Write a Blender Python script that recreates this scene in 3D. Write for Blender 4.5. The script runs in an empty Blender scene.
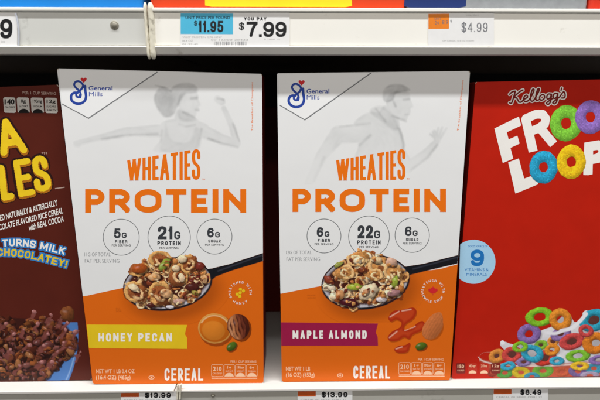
import bpy, bmesh, math, random
import numpy as np
random.seed(7)
RNG = np.random.default_rng(11)
C = bpy.context.scene.collection
S = bpy.context.scene

# ------------------------------------------------------------------ camera geometry
F = 450.0 / 600.0            # focal length / picture width
PITCH = math.radians(12.6); YAW = math.radians(0.86)
CAM = np.array([0.0, -0.45, 0.31])
fw = np.array([math.sin(YAW) * math.cos(PITCH), math.cos(YAW) * math.cos(PITCH), -math.sin(PITCH)])
rt = np.array([math.cos(YAW), -math.sin(YAW), 0.0])
up = np.cross(rt, fw)

def ray(px, py):
    px = np.asarray(px, float); py = np.asarray(py, float)
    return (fw + rt * ((px[..., None] - 300) / 450.0) + up * ((200 - py[..., None]) / 450.0))

def P(px, py, Y):
    """point of the photo -> point on the upright plane y = Y"""
    d = ray(px, py)
    t = (Y - CAM[1]) / d[..., 1]
    return CAM + d * t[..., None]

def Yfloor(px, py, z=0.0):
    d = ray(np.array(px), np.array(py)); t = (z - CAM[2]) / d[2]
    return float(CAM[1] + d[1] * t)

# ------------------------------------------------------------------ colours, materials
def lin(h):
    h = h.lstrip('#')
    c = [int(h[i:i + 2], 16) / 255 for i in (0, 2, 4)]
    return tuple(v / 12.92 if v <= .04045 else ((v + .055) / 1.055) ** 2.4 for v in c)

def mat(name, col, rough=.45, spec=.4, noise=.04, nscale=60, bump=0., bscale=25, metal=0., coat=0., dirt=None):
    m = bpy.data.materials.new(name); m.use_nodes = True
    nt = m.node_tree; b = nt.nodes['Principled BSDF']
    if isinstance(col, str): col = lin(col)
    b.inputs['Roughness'].default_value = rough
    b.inputs['Specular IOR Level'].default_value = spec
    b.inputs['Metallic'].default_value = metal
    b.inputs['Coat Weight'].default_value = coat
    b.inputs['Coat Roughness'].default_value = .15
    tc = nt.nodes.new('ShaderNodeNewGeometry')
    n = nt.nodes.new('ShaderNodeTexNoise'); n.inputs['Scale'].default_value = nscale; n.inputs['Detail'].default_value = 5
    nt.links.new(tc.outputs['Position'], n.inputs['Vector'])
    r = nt.nodes.new('ShaderNodeMapRange'); r.inputs['From Min'].default_value = .3; r.inputs['From Max'].default_value = .7
    r.inputs['To Min'].default_value = 1 - noise; r.inputs['To Max'].default_value = 1 + noise
    nt.links.new(n.outputs['Fac'], r.inputs['Value'])
    mul = nt.nodes.new('ShaderNodeMix'); mul.data_type = 'RGBA'; mul.blend_type = 'MULTIPLY'; mul.inputs[0].default_value = 1
    mul.inputs[6].default_value = (*col, 1)
    nt.links.new(r.outputs[0], mul.inputs[7])
    out = mul.outputs[2]
    if dirt:
        n2 = nt.nodes.new('ShaderNodeTexNoise'); n2.inputs['Scale'].default_value = dirt[1]; n2.inputs['Detail'].default_value = 8
        n2.inputs['Roughness'].default_value = .7
        nt.links.new(tc.outputs['Position'], n2.inputs['Vector'])
        r2 = nt.nodes.new('ShaderNodeMapRange'); r2.inputs['From Min'].default_value = dirt[2]; r2.inputs['From Max'].default_value = dirt[2] + .12
        r2.inputs['To Max'].default_value = dirt[3]
        nt.links.new(n2.outputs['Fac'], r2.inputs['Value'])
        mx = nt.nodes.new('ShaderNodeMix'); mx.data_type = 'RGBA'
        nt.links.new(r2.outputs[0], mx.inputs[0]); nt.links.new(out, mx.inputs[6]); mx.inputs[7].default_value = (*lin(dirt[0]), 1)
        out = mx.outputs[2]
    nt.links.new(out, b.inputs['Base Color'])
    if bump:
        n3 = nt.nodes.new('ShaderNodeTexNoise'); n3.inputs['Scale'].default_value = bscale; n3.inputs['Detail'].default_value = 2
        nt.links.new(tc.outputs['Position'], n3.inputs['Vector'])
        bp = nt.nodes.new('ShaderNodeBump'); bp.inputs['Strength'].default_value = bump; bp.inputs['Distance'].default_value = .01
        nt.links.new(n3.outputs['Fac'], bp.inputs['Height']); nt.links.new(bp.outputs[0], b.inputs['Normal'])
    return m

def matpic(name):
    m = bpy.data.materials.new(name); m.use_nodes = True
    nt = m.node_tree; b = nt.nodes['Principled BSDF']
    b.inputs['Roughness'].default_value = .42; b.inputs['Specular IOR Level'].default_value = .25
    g = nt.nodes.new('ShaderNodeNewGeometry'); n3 = nt.nodes.new('ShaderNodeTexNoise'); n3.inputs['Scale'].default_value = 14; n3.inputs['Detail'].default_value = 2
    nt.links.new(g.outputs['Position'], n3.inputs['Vector'])
    bp = nt.nodes.new('ShaderNodeBump'); bp.inputs['Strength'].default_value = .045; bp.inputs['Distance'].default_value = .01
    nt.links.new(n3.outputs['Fac'], bp.inputs['Height']); nt.links.new(bp.outputs[0], b.inputs['Normal'])
    a = nt.nodes.new('ShaderNodeVertexColor'); a.layer_name = 'Col'
    nt.links.new(a.outputs['Color'], b.inputs['Base Color'])
    return m

WHITE = '#e9e9e8'
BUMP = dict(bump=.045, bscale=14)
M = dict(
    white=mat('white_card', WHITE, .42, .4, .006, 30, **BUMP),
    panelwhite=mat('bright_white_ink', '#f1f1f0', .42, .4, .01, 30, **BUMP),
    orange=mat('orange_ink', '#df680f', .42, .25, .006, 40, **BUMP),
    orangetext=mat('orange_letter_ink', '#ee730c', .42, .3, .02),
    sidered=mat('dark_red_card', '#7a1f16', .5, .3, .05),
    brownboard=mat('brown_board', '#7b2419', .5, .3, .05),
    ink=mat('charcoal_ink', '#3a3d42', .45, .3, .05),
    greyink=mat('grey_ink', '#8e9092', .45, .3, .05),
    lineink=mat('line_ink', '#77797b', .45, .3, .03),
    blueink=mat('royal_blue_ink', '#2444a0', .42, .4, .03),
    redink=mat('red_ink', '#d3232b', .42, .4, .03),
    whiteink=mat('white_ink', '#f3efe9', .42, .3, .02),
    paleorange=mat('pale_orange_ink', '#f6c9a5', .42, .3, .03),
    darkorange=mat('dark_orange_ink', '#b85207', .42, .3, .03),
    yellow=mat('yellow_ink', '#e8c51c', .42, .4, .03),
    magenta=mat('magenta_ink', '#9b1444', .42, .4, .03),
    choco=mat('chocolate_ink', '#561f14', .42, .22, .05, 40, **BUMP),
    palebrown=mat('pale_brown_ink', '#b79c90', .42, .3, .03),
    labelgrey=mat('label_grey_ink', '#c9c4bd', .42, .3, .03),
    blackink=mat('black_ink', '#16110f', .42, .3, .03),
    pebyellow=mat('letter_yellow_ink', '#f2cc1e', .42, .4, .06, 90),
    pebamber=mat('letter_amber_ink', '#b06a10', .42, .4, .08, 90),
    pebdark=mat('letter_outline_ink', '#2a0d08', .42, .4, .03),
    skyblue=mat('sky_blue_ink', '#2f7fc4', .42, .4, .03),
    red=mat('scarlet_ink', '#bc1e09', .42, .22, .04, 40, **BUMP),
    paleblue=mat('pale_blue_ink', '#a9d3ee', .42, .4, .02),
    midblue=mat('mid_blue_ink', '#1d74bd', .42, .4, .02),
    darkred=mat('dark_red_ink', '#7c1208', .42, .4, .02),
    shelf=mat('cream_painted_steel', '#f6f3ea', .38, .5, .02, 20, dirt=('#a89f8c', 55, .64, .5)),
    deck=mat('white_painted_deck', '#d6d1ca', .3, .5, .03, 20, dirt=('#9c948a', 70, .66, .5)),
    channel=mat('grey_plastic_channel', '#d3d3cd', .3, .5, .04, 12, dirt=('#8b8a82', 40, .62, .5)),
    lowchannel=mat('dull_beige_channel', '#b3b0a6', .4, .5, .04, 12, dirt=('#7b786e', 40, .62, .5)),
    capm=mat('aged_plastic_cap', '#ddd7c4', .45, .4, .06, 90, dirt=('#6f6552', 130, .56, .7)),
    dark=mat('dark_back_panel', '#15120f', .8, .2, .1),
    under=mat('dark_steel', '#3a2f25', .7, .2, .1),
    bolt=mat('bolt_steel', '#8f8a7c', .5, .4, .1, 400, metal=.2),
    paper=mat('tag_paper', '#ecebe9', .5, .3, .015, 200),
    tagblue=mat('tag_blue_ink', '#4fb9dc', .5, .3, .02, 200),
    tagorange=mat('tag_orange_ink', '#ee8422', .5, .3, .05, 200),
    tagrust=mat('tag_rust_ink', '#c65620', .5, .3, .05, 200),
    tagink=mat('tag_black_ink', '#1a1a1c', .5, .3, .03),
    taggrey=mat('tag_grey_ink', '#6f7075', .5, .3, .03),
    tagfaint=mat('tag_faint_ink', '#a7a6a4', .5, .3, .03),
    scuff=mat('bare_paper_scuff', '#cdbfae', .8, .2, .1, 400),
    boxblue=mat('blue_carton', '#1677c4', .35, .4, .04, 30),
    boxred=mat('red_orange_carton', '#cc3c14', .35, .4, .04, 30),
    boxyellow=mat('yellow_ink_band', '#e9c81c', .35, .4, .04, 30),
    boxnavy=mat('navy_ink', '#1b2f66', .35, .4, .04, 30),
    boxsilver=mat('silver_carton', '#9a9da0', .3, .5, .08, 150, metal=.3),
    boxcrimson=mat('crimson_carton', '#c2301c', .35, .4, .04, 30),
    cream2=mat('clear_film_edge', '#c8ccd6', .15, .6, .02),
)
PIC = matpic('printed_picture')

# ------------------------------------------------------------------ objects
ORG = {}
def link(name, me, m, parent):
    o = bpy.data.objects.new(name, me); C.objects.link(o)
    if m is not None:
        for x in (m if isinstance(m, (list, tuple)) else [m]): me.materials.append(x)
    if parent is not None:
        o.parent = parent; ORG[o.name] = ORG[parent.name]
    else: ORG[o.name] = np.zeros(3)
    return o
def thing(name, loc, label, cat, group=None):
    o = bpy.data.objects.new(name, None); C.objects.link(o); o.location = loc
    o.empty_display_size = .02
    o['label'] = label; o['category'] = cat
    if group: o['group'] = group
    ORG[o.name] = np.array(loc, float)
    return o
def mesh_obj(name, verts, faces, m, parent, smooth=False):
    v = np.asarray(verts, float) - (ORG[parent.name] if parent else 0)
    me = bpy.data.meshes.new(name); me.from_pydata(v.tolist(), [], faces); me.update()
    if smooth: me.polygons.foreach_set('use_smooth', [True] * len(me.polygons))
    return link(name, me, m, parent)
def solid(name, pts8, m, parent, bevel=.0006, seg=2):
    """hexahedron from 8 corners (bottom 4, top 4), bevelled"""
    bm = bmesh.new()
    org = ORG[parent.name] if parent else np.zeros(3)
    vs = [bm.verts.new(tuple(np.array(p) - org)) for p in pts8]
    for f in ((3, 2, 1, 0), (4, 5, 6, 7), (0, 1, 5, 4), (1, 2, 6, 5), (2, 3, 7, 6), (3, 0, 4, 7)):
        bm.faces.new([vs[i] for i in f])
    bmesh.ops.recalc_face_normals(bm, faces=bm.faces)
    if bevel: bmesh.ops.bevel(bm, geom=bm.edges[:], offset=bevel, segments=seg, profile=.5, affect='EDGES')
    me = bpy.data.meshes.new(name); bm.to_mesh(me); bm.free()
    return link(name, me, m, parent)
def box(name, x0, x1, y0, y1, z0, z1, m, parent, bevel=.0006, seg=2):
    return solid(name, [(x0, y0, z0), (x1, y0, z0), (x1, y1, z0), (x0, y1, z0), (x0, y0, z1), (x1, y0, z1), (x1, y1, z1), (x0, y1, z1)], m, parent, bevel, seg)
def extrude_x(name, prof, x0, x1, m, parent, bevel=.0005):
    bm = bmesh.new(); org = ORG[parent.name] if parent else np.zeros(3)
    a = [bm.verts.new((x0 - org[0], y - org[1], z - org[2])) for y, z in prof]
    b = [bm.verts.new((x1 - org[0], y - org[1], z - org[2])) for y, z in prof]
    n = len(prof)
    bm.faces.new(a[::-1]); bm.faces.new(b)
    for i in range(n): bm.faces.new((a[i], a[(i + 1) % n], b[(i + 1) % n], b[i]))
    bmesh.ops.recalc_face_normals(bm, faces=bm.faces)
    if bevel:
        bmesh.ops.bevel(bm, geom=[e for e in bm.edges if abs(e.verts[0].co.x - e.verts[1].co.x) > 1e-6], offset=bevel, segments=2, profile=.5, affect='EDGES')
    me = bpy.data.meshes.new(name); bm.to_mesh(me); bm.free()
    return link(name, me, m, parent)

# ------------------------------------------------------------------ fields (2D shapes as signed distances, negative inside)
def seg(X, Y, a, b, w):
    ax, ay = a; bx, by = b; dx, dy = bx - ax, by - ay; L = dx * dx + dy * dy + 1e-12
    t = np.clip(((X - ax) * dx + (Y - ay) * dy) / L, 0, 1)
    return np.hypot(X - ax - t * dx, Y - ay - t * dy) - w
def taper(X, Y, a, b, wa, wb):
    ax, ay = a; bx, by = b; dx, dy = bx - ax, by - ay; L = dx * dx + dy * dy + 1e-12
    t = np.clip(((X - ax) * dx + (Y - ay) * dy) / L, 0, 1)
    return np.hypot(X - ax - t * dx, Y - ay - t * dy) - (wa + (wb - wa) * t)
def bar(X, Y, a, b, w, cap=None):
    cap = w if cap is None else cap
    ax, ay = a; bx, by = b; L = math.hypot(bx - ax, by - ay) + 1e-9
    ux, uy = (bx - ax) / L, (by - ay) / L; cx, cy = (ax + bx) / 2, (ay + by) / 2
    u = np.abs((X - cx) * ux + (Y - cy) * uy) - L / 2 - cap; v = np.abs(-(X - cx) * uy + (Y - cy) * ux) - w
    return np.maximum(u, v)
def pline(X, Y, pts, w):
    d = np.full(X.shape, 1e9)
    for i in range(len(pts) - 1): d = np.minimum(d, seg(X, Y, pts[i], pts[i + 1], w))
    return d
def poly(X, Y, pts):
    d = np.full(X.shape, 1e18); s = np.ones(X.shape); n = len(pts); j = n - 1
    for i in range(n):
        xi, yi = pts[i]; xj, yj = pts[j]
        ex, ey = xj - xi, yj - yi; wx, wy = X - xi, Y - yi
        t = np.clip((wx * ex + wy * ey) / (ex * ex + ey * ey + 1e-12), 0, 1)
        d = np.minimum(d, (wx - ex * t) ** 2 + (wy - ey * t) ** 2)
        c1 = Y >= yi; c2 = Y < yj; c3 = ex * wy > ey * wx
        flip = (c1 & c2 & c3) | (~c1 & ~c2 & ~c3)
        s = np.where(flip, -s, s); j = i
    return s * np.sqrt(d)
def ell(X, Y, cx, cy, rx, ry, ang=0):
    c, s = math.cos(math.radians(ang)), math.sin(math.radians(ang))
    u = (X - cx) * c + (Y - cy) * s; v = -(X - cx) * s + (Y - cy) * c
    return (np.sqrt((u / rx) ** 2 + (v / ry) ** 2) - 1) * min(rx, ry)
def spline(pts, n=8, closed=False):
    out = []; N = len(pts)
    for i in range(N if closed else N - 1):
        if closed: p0, p1, p2, p3 = pts[(i - 1) % N], pts[i], pts[(i + 1) % N], pts[(i + 2) % N]
        else: p0, p1, p2, p3 = pts[max(i - 1, 0)], pts[i], pts[i + 1], pts[min(i + 2, N - 1)]
        for k in range(n):
            t = k / n
            out.append(tuple(.5 * ((2 * b) + (-a + c) * t + (2 * a - 5 * b + 4 * c - d) * t * t + (-a + 3 * b - 3 * c + d) * t ** 3) for a, b, c, d in zip(p0, p1, p2, p3)))
    if not closed: out.append(tuple(pts[-1]))
    return out

def quadmap(q):
    (ax, ay), (bx, by), (cx, cy), (dx, dy) = q      # TL TR BR BL
    def f(u, v):
        return ((ax * (1 - u) + bx * u) * (1 - v) + (dx * (1 - u) + cx * u) * v, (ay * (1 - u) + by * u) * (1 - v) + (dy * (1 - u) + cy * u) * v)
    return f
def rq(x0, y0, x1, y1): return ((x0, y0), (x1, y0), (x1, y1), (x0, y1))

# stroke letters: 'b' = square-capped bar, 'r' = round polyline, coordinates in the unit cell (v down)
def rr(u0, v0, u1, v1, ru, rv, a0=0, a1=360, n=28):
    """rounded rectangle / superellipse arc sampled by angle"""
    pts = []
    for k in range(n + 1):
        a = math.radians(a0 + (a1 - a0) * k / n); c, s = math.cos(a), math.sin(a)
        hx, hy = (u1 - u0) / 2, (v1 - v0) / 2
        pts.append(((u0 + u1) / 2 + (hx - ru) * np.sign(c) * (abs(c) > 1e-6) + ru * c, (v0 + v1) / 2 + (hy - rv) * np.sign(s) * (abs(s) > 1e-6) + rv * s))
    return pts
GL = {
    'W': [('b', (0, 0), (.26, 1)), ('b', (.26, 1), (.5, 0)), ('b', (.5, 0), (.74, 1)), ('b', (.74, 1), (1, 0))],
    'H': [('b', (0, 0), (0, 1)), ('b', (1, 0), (1, 1)), ('b', (0, .5), (1, .5))],
    'E': [('b', (0, 0), (0, 1)), ('b', (0, 0), (1, 0)), ('b', (0, .5), (.85, .5)), ('b', (0, 1), (1, 1))],
    'F': [('b', (0, 0), (0, 1)), ('b', (0, 0), (1, 0)), ('b', (0, .5), (.8, .5))],
    'A': [('b', (0, 1), (.5, 0)), ('b', (.5, 0), (1, 1)), ('b', (.25, .7), (.75, .7))],
    'T': [('b', (0, 0), (1, 0)), ('b', (.5, 0), (.5, 1))],
    'I': [('b', (.5, 0), (.5, 1))],
    'L': [('b', (0, 0), (0, 1)), ('b', (0, 1), (1, 1))],
    'N': [('b', (0, 0), (0, 1)), ('b', (1, 0), (1, 1)), ('b', (0, 0), (1, 1))],
    'M': [('b', (0, 0), (0, 1)), ('b', (1, 0), (1, 1)), ('b', (0, 0), (.5, .8)), ('b', (.5, .8), (1, 0))],
    'K': [('b', (0, 0), (0, 1)), ('b', (0, .6), (1, 0)), ('b', (.3, .4), (1, 1))],
    'Y': [('b', (0, 0), (.5, .5)), ('b', (1, 0), (.5, .5)), ('b', (.5, .5), (.5, 1))],
}
def curved(ch, ru):
    r = ru
    if ch in 'OD0': return [('r', rr(0, 0, 1, 1, r, min(.5, .36), 0, 360))] + ([('b', (0, .15), (0, .85)), ('b', (0, 0), (.4, 0)), ('b', (0, 1), (.4, 1))] if ch == 'D' else [])
    if ch == 'C': return [('r', rr(0, 0, 1, 1, r, .28, -4, -179, 16) + rr(0, 0, 1, 1, r, .28, 179, 4, 16))]
    if ch == 'G': return [('r', rr(0, 0, 1, 1, r, .28, -4, -179, 16) + rr(0, 0, 1, 1, r, .28, 179, 4, 16) + [(1, .56), (.62, .56)])]
    if ch == 'U': return [('b', (0, 0), (0, .6)), ('b', (1, 0), (1, .6)), ('r', [(0, .6)] + rr(0, 0, 1, 1, r, .3, 179, 1, 16) + [(1, .6)])]
    if ch == 'V': return [('b', (0, 0), (.5, 1)), ('b', (.5, 1), (1, 0))]
    if ch == '1': return [('b', (.68, 0), (.68, 1)), ('r', [(.68, .06), (.45, .2), (.15, .26)])]
    if ch == '2': return [('r', spline([(0, .28), (.1, .07), (.5, 0), (.92, .08), (1, .28), (.84, .5), (.3, .8), (0, 1)], 5)), ('b', (0, 1), (1, 1))]
    if ch == '3': return [('r', spline([(0, .22), (.15, .04), (.5, 0), (.88, .08), (.95, .25), (.8, .43), (.4, .48)], 5)), ('r', spline([(.4, .48), (.85, .55), (1, .75), (.85, .95), (.5, 1), (.12, .94), (0, .76)], 5))]
    if ch == '4': return [('b', (.74, 0), (.74, 1)), ('r', [(.7, .03), (0, .7)]), ('b', (0, .7), (1, .7))]
    if ch == '5': return [('b', (.14, 0), (.92, 0)), ('b', (.14, 0), (.06, .46)), ('r', spline([(.06, .46), (.45, .36), (.9, .45), (1, .68), (.88, .93), (.45, 1), (.1, .94), (0, .76)], 5))]
    if ch == '6': return [('r', rr(0, .4, 1, 1, .5, .3, 0, 360)), ('r', spline([(0, .7), (.01, .35), (.18, .07), (.52, 0), (.85, .05), (.97, .2)], 5))]
    if ch == '7': return [('b', (0, 0), (1, 0)), ('r', spline([(1, .02), (.62, .4), (.36, 1)], 5))]
    if ch == '8': return [('r', rr(.06, 0, .94, .47, .44, .235, 0, 360)), ('r', rr(0, .47, 1, 1, .5, .265, 0, 360))]
    if ch == '9': return [('r', rr(0, 0, 1, .6, .5, .3, 0, 360)), ('r', spline([(1, .3), (.99, .65), (.82, .93), (.48, 1), (.15, .95), (.03, .8)], 5))]
    if ch == '$': return curved('S', r) + [('b', (.5, -.1), (.5, 1.1))]
    if ch == '.': return [('b', (.5, 1), (.5, 1.001))]
    if ch == '!': return [('b', (.5, 0), (.5, .6)), ('b', (.5, 1), (.5, 1.001))]
    if ch in 'PR':
        g = [('b', (0, 0), (0, 1)), ('b', (0, 0), (.5, 0)), ('b', (0, .56), (.5, .56)), ('r', [(.5, 0)] + rr(0, 0, 1, .56, min(r, .5), .28, -90, 90, 16) + [(.5, .56)])]
        if ch == 'R': g.append(('b', (.5, .56), (1, 1)))
        return g
    if ch == 'B':
        return [('b', (0, 0), (0, 1)), ('b', (0, 0), (.5, 0)), ('b', (0, .48), (.5, .48)), ('b', (0, 1), (.5, 1)),
                ('r', [(.5, 0)] + rr(0, 0, .92, .48, min(r, .46), .24, -90, 90, 12) + [(.5, .48)]), ('r', [(.5, .48)] + rr(0, .48, 1, 1, min(r, .5), .26, -90, 90, 12) + [(.5, 1)])]
    if ch == 'S':
        return [('r', spline([(1, .26), (.93, .07), (.5, 0), (.1, .06), (0, .24), (.12, .4), (.5, .5), (.88, .6), (1, .77), (.9, .94), (.5, 1), (.07, .93), (0, .74)], 5))]
    return GL[ch]

# ------------------------------------------------------------------ ink: flat printed polygons in photo coordinates
_txt = {}
def textgeo(s, bold):
    k = (s, bold)
    if k not in _txt:
        c = bpy.data.curves.new('t', 'FONT'); c.body = s; c.resolution_u = 3; c.offset = bold; c.space_character = 1.0 + bold * 1.5
        o = bpy.data.objects.new('t', c); C.objects.link(o)
        bpy.context.view_layer.update()
        me = o.to_mesh()
        v = np.array([x.co[:2] for x in me.vertices]).reshape(-1, 2); f = [tuple(p.vertices) for p in me.polygons]
        o.to_mesh_clear(); bpy.data.objects.remove(o); bpy.data.curves.remove(c)
        _txt[k] = (v, f)
    return _txt[k]

class Ink:
    def __init__(s): s.v = []; s.f = []; s.d = []; s.k = 0
    def add(s, pts, faces=None):
        pts = list(pts); n = len(s.v); s.d += [s.k % 4] * len(pts); s.v += [(float(a), float(b)) for a, b in pts]
        if faces is None: s.f.append(tuple(range(n, n + len(pts))))
        else: s.f += [tuple(i + n for i in f) for f in faces]
    def text(s, t, q, bold=0., shear=0.):
        if len(q) == 4 and not isinstance(q[0], tuple): q = rq(*q)
        s.k += 1
        v, f = textgeo(t, bold); mn, mx = v.min(0), v.max(0); g = quadmap(q)
        u = (v[:, 0] - mn[0]) / (mx[0] - mn[0]); w = 1 - (v[:, 1] - mn[1]) / (mx[1] - mn[1])
        X, Y = g(u + shear * (1 - w), w)
        s.add(list(zip(X, Y)), f); return s
    def arc(s, t, cx, cy, r, size, a0, a1, bold=.02, inward=False):
        n = len(t)
        for i, ch in enumerate(t):
            if ch == ' ': continue
            a = math.radians(a0 + (a1 - a0) * i / max(n - 1, 1))
            v, f = textgeo(ch, bold); mn, mx = v.min(0), v.max(0)
            u = (v[:, 0] - (mn[0] + mx[0]) / 2) * size; w = (v[:, 1] - .36) * size * (1)
            # outward direction
            ox, oy = math.cos(a), math.sin(a)
            if inward: ux, uy = (oy, -ox); nx, ny = -ox, -oy
            else: ux, uy = (-oy, ox); nx, ny = ox, oy
            X = cx + ox * r + u * ux + w * nx; Y = cy + oy * r + u * uy + w * ny
            s.add(list(zip(X, Y)), f)
        return s
    def fill(s, fn, x0, y0, x1, y1, cell=.3):
        s.k += 1
        nx = int(math.ceil((x1 - x0) / cell)); ny = int(math.ceil((y1 - y0) / cell))
        gx = x0 + np.arange(nx + 1) * cell; gy = y0 + np.arange(ny + 1) * cell
        X, Y = np.meshgrid(gx, gy); D = fn(X, Y)
        I = D < 0
        cnt = I[:-1, :-1].astype(int) + I[:-1, 1:] + I[1:, 1:] + I[1:, :-1]
        for j in range(ny):
            row = cnt[j]; i = 0
            nz = np.nonzero(row)[0]
            if len(nz) == 0: continue
            i = nz[0]; end = nz[-1] + 1
            while i < end:
                if row[i] == 4:
                    k = i
                    while k < end and row[k] == 4: k += 1
                    s.add([(gx[i], gy[j]), (gx[k], gy[j]), (gx[k], gy[j + 1]), (gx[i], gy[j + 1])]); i = k
                elif row[i]:
                    cs = [(gx[i], gy[j], D[j, i]), (gx[i + 1], gy[j], D[j, i + 1]), (gx[i + 1], gy[j + 1], D[j + 1, i + 1]), (gx[i], gy[j + 1], D[j + 1, i])]
                    o = []
                    for a in range(4):
                        p, q = cs[a], cs[(a + 1) % 4]
                        if p[2] < 0: o.append((p[0], p[1]))
                        if (p[2] < 0) != (q[2] < 0):
                            t = p[2] / (p[2] - q[2]); o.append((p[0] + t * (q[0] - p[0]), p[1] + t * (q[1] - p[1])))
                    if len(o) > 2: s.add(o)
                    i += 1
                else: i += 1
        return s
    def glyph(s, ch, q, w, grow=0., ru=.5, cell=.3, rnd=False, jitter=0.):
        g = quadmap(q); xs = [p[0] for p in q]; ys = [p[1] for p in q]
        W = (abs(q[1][0] - q[0][0]) + abs(q[2][0] - q[3][0])) / 2; H = (abs(q[3][1] - q[0][1]) + abs(q[2][1] - q[1][1])) / 2
        iu, iv = w / max(W, 1e-6), w / max(H, 1e-6)
        def mp(p): return g(iu + p[0] * (1 - 2 * iu), iv + p[1] * (1 - 2 * iv))
        el = curved(ch, ru)
        def fn(X, Y):
            d = np.full(X.shape, 1e9)
            for e in el:
                if e[0] == 'b':
                    a, b = mp(e[1]), mp(e[2])
                    d = np.minimum(d, seg(X, Y, a, b, w) if rnd else bar(X, Y, a, b, w, w * 2.2 if ch in 'AWN' and a[0] != b[0] and abs(a[1] - b[1]) > 1 else w))
                else: d = np.minimum(d, pline(X, Y, [mp(p) for p in e[1]], w))
            if not rnd and ch not in '$1234567890.!':
                c = poly(X, Y, list(q)); d = np.maximum(d, c)
            if jitter: d = d + jitter * np.sin(X * 1.7 + Y * .9) * np.cos(Y * 1.3 - X * .6)
            return d - grow
        m = grow + 2
        return s.fill(fn, min(xs) - m, min(ys) - m, max(xs) + m, max(ys) + m, cell)
    def build(s, name, m, parent, Y, layer):
        v = np.array(s.v); p = P(v[:, 0], v[:, 1], Y - layer * .00002 - np.array(s.d) * .000003)
        # faces wound to look at the camera
        a = 0
        f0 = []
        for f in s.f:
            x = [s.v[i] for i in f]; ar = sum(x[i][0] * x[(i + 1) % len(x)][1] - x[(i + 1) % len(x)][0] * x[i][1] for i in range(len(x)))
            f0.append(f[::-1] if ar > 0 else f)
        return mesh_obj(name, p, f0, m, parent)

DW = {'1': .6, '.': .28, 'I': .3, ' ': .4, '!': .3, 'M': 1.25, 'W': 1.4, 'E': .85, 'F': .82, 'L': .82}
def word(ink, text, x0, x1, topf, botf, w, gap, widths=None, grow=0., ru=.5, cell=.3):
    """capital letters between x0 and x1; topf / botf give the upper and lower line"""
    wd = [(DW if widths is None else widths).get(c, 1.0) for c in text]
    tot = (x1 - x0) - gap * (len(text) - 1 + sum(.8 for c in text if c == ' ')); k = tot / sum(wd); x = x0
    for c, q in zip(text, wd):
        if c != ' ':
            a, b = x, x + q * k
            ink.glyph(c, ((a, topf(a)), (b, topf(b)), (b, botf(b)), (a, botf(a))), w, grow, ru, cell)
        x += q * k + gap
    return ink
def wl(ink, text, x0, y0, x1, y1, w, gap, cell=.2, ru=.5, widths=None):
    return word(ink, text, x0, x1, lambda x: y0, lambda x: y1, w, gap, widths, 0., ru, cell)

# ------------------------------------------------------------------ painted pictures (printed on the cartons)
def vnoise(X, Y, sc, seed=0):
    x = X / sc; y = Y / sc; xi = np.floor(x).astype(int); yi = np.floor(y).astype(int); fx = x - xi; fy = y - yi
    fx = fx * fx * (3 - 2 * fx); fy = fy * fy * (3 - 2 * fy)
    def h(a, b):
        n = (a * 374761393 + b * 668265263 + seed * 1442695041) & 0x7fffffff
        n = ((n ^ (n >> 13)) * 1274126177) & 0x7fffffff
        return ((n ^ (n >> 16)) & 0xffff) / 65535.
    return (h(xi, yi) * (1 - fx) + h(xi + 1, yi) * fx) * (1 - fy) + (h(xi, yi + 1) * (1 - fx) + h(xi + 1, yi + 1) * fx) * fy
def fbm(X, Y, sc, seed=0, o=3):
    r = 0; a = .5
    for k in range(o): r = r + a * vnoise(X, Y, sc / 2 ** k, seed + k * 17); a *= .5
    return r / (1 - .5 ** o)
def sst(a, b, x):
    t = np.clip((x - a) / (b - a), 0, 1); return t * t * (3 - 2 * t)
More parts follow.
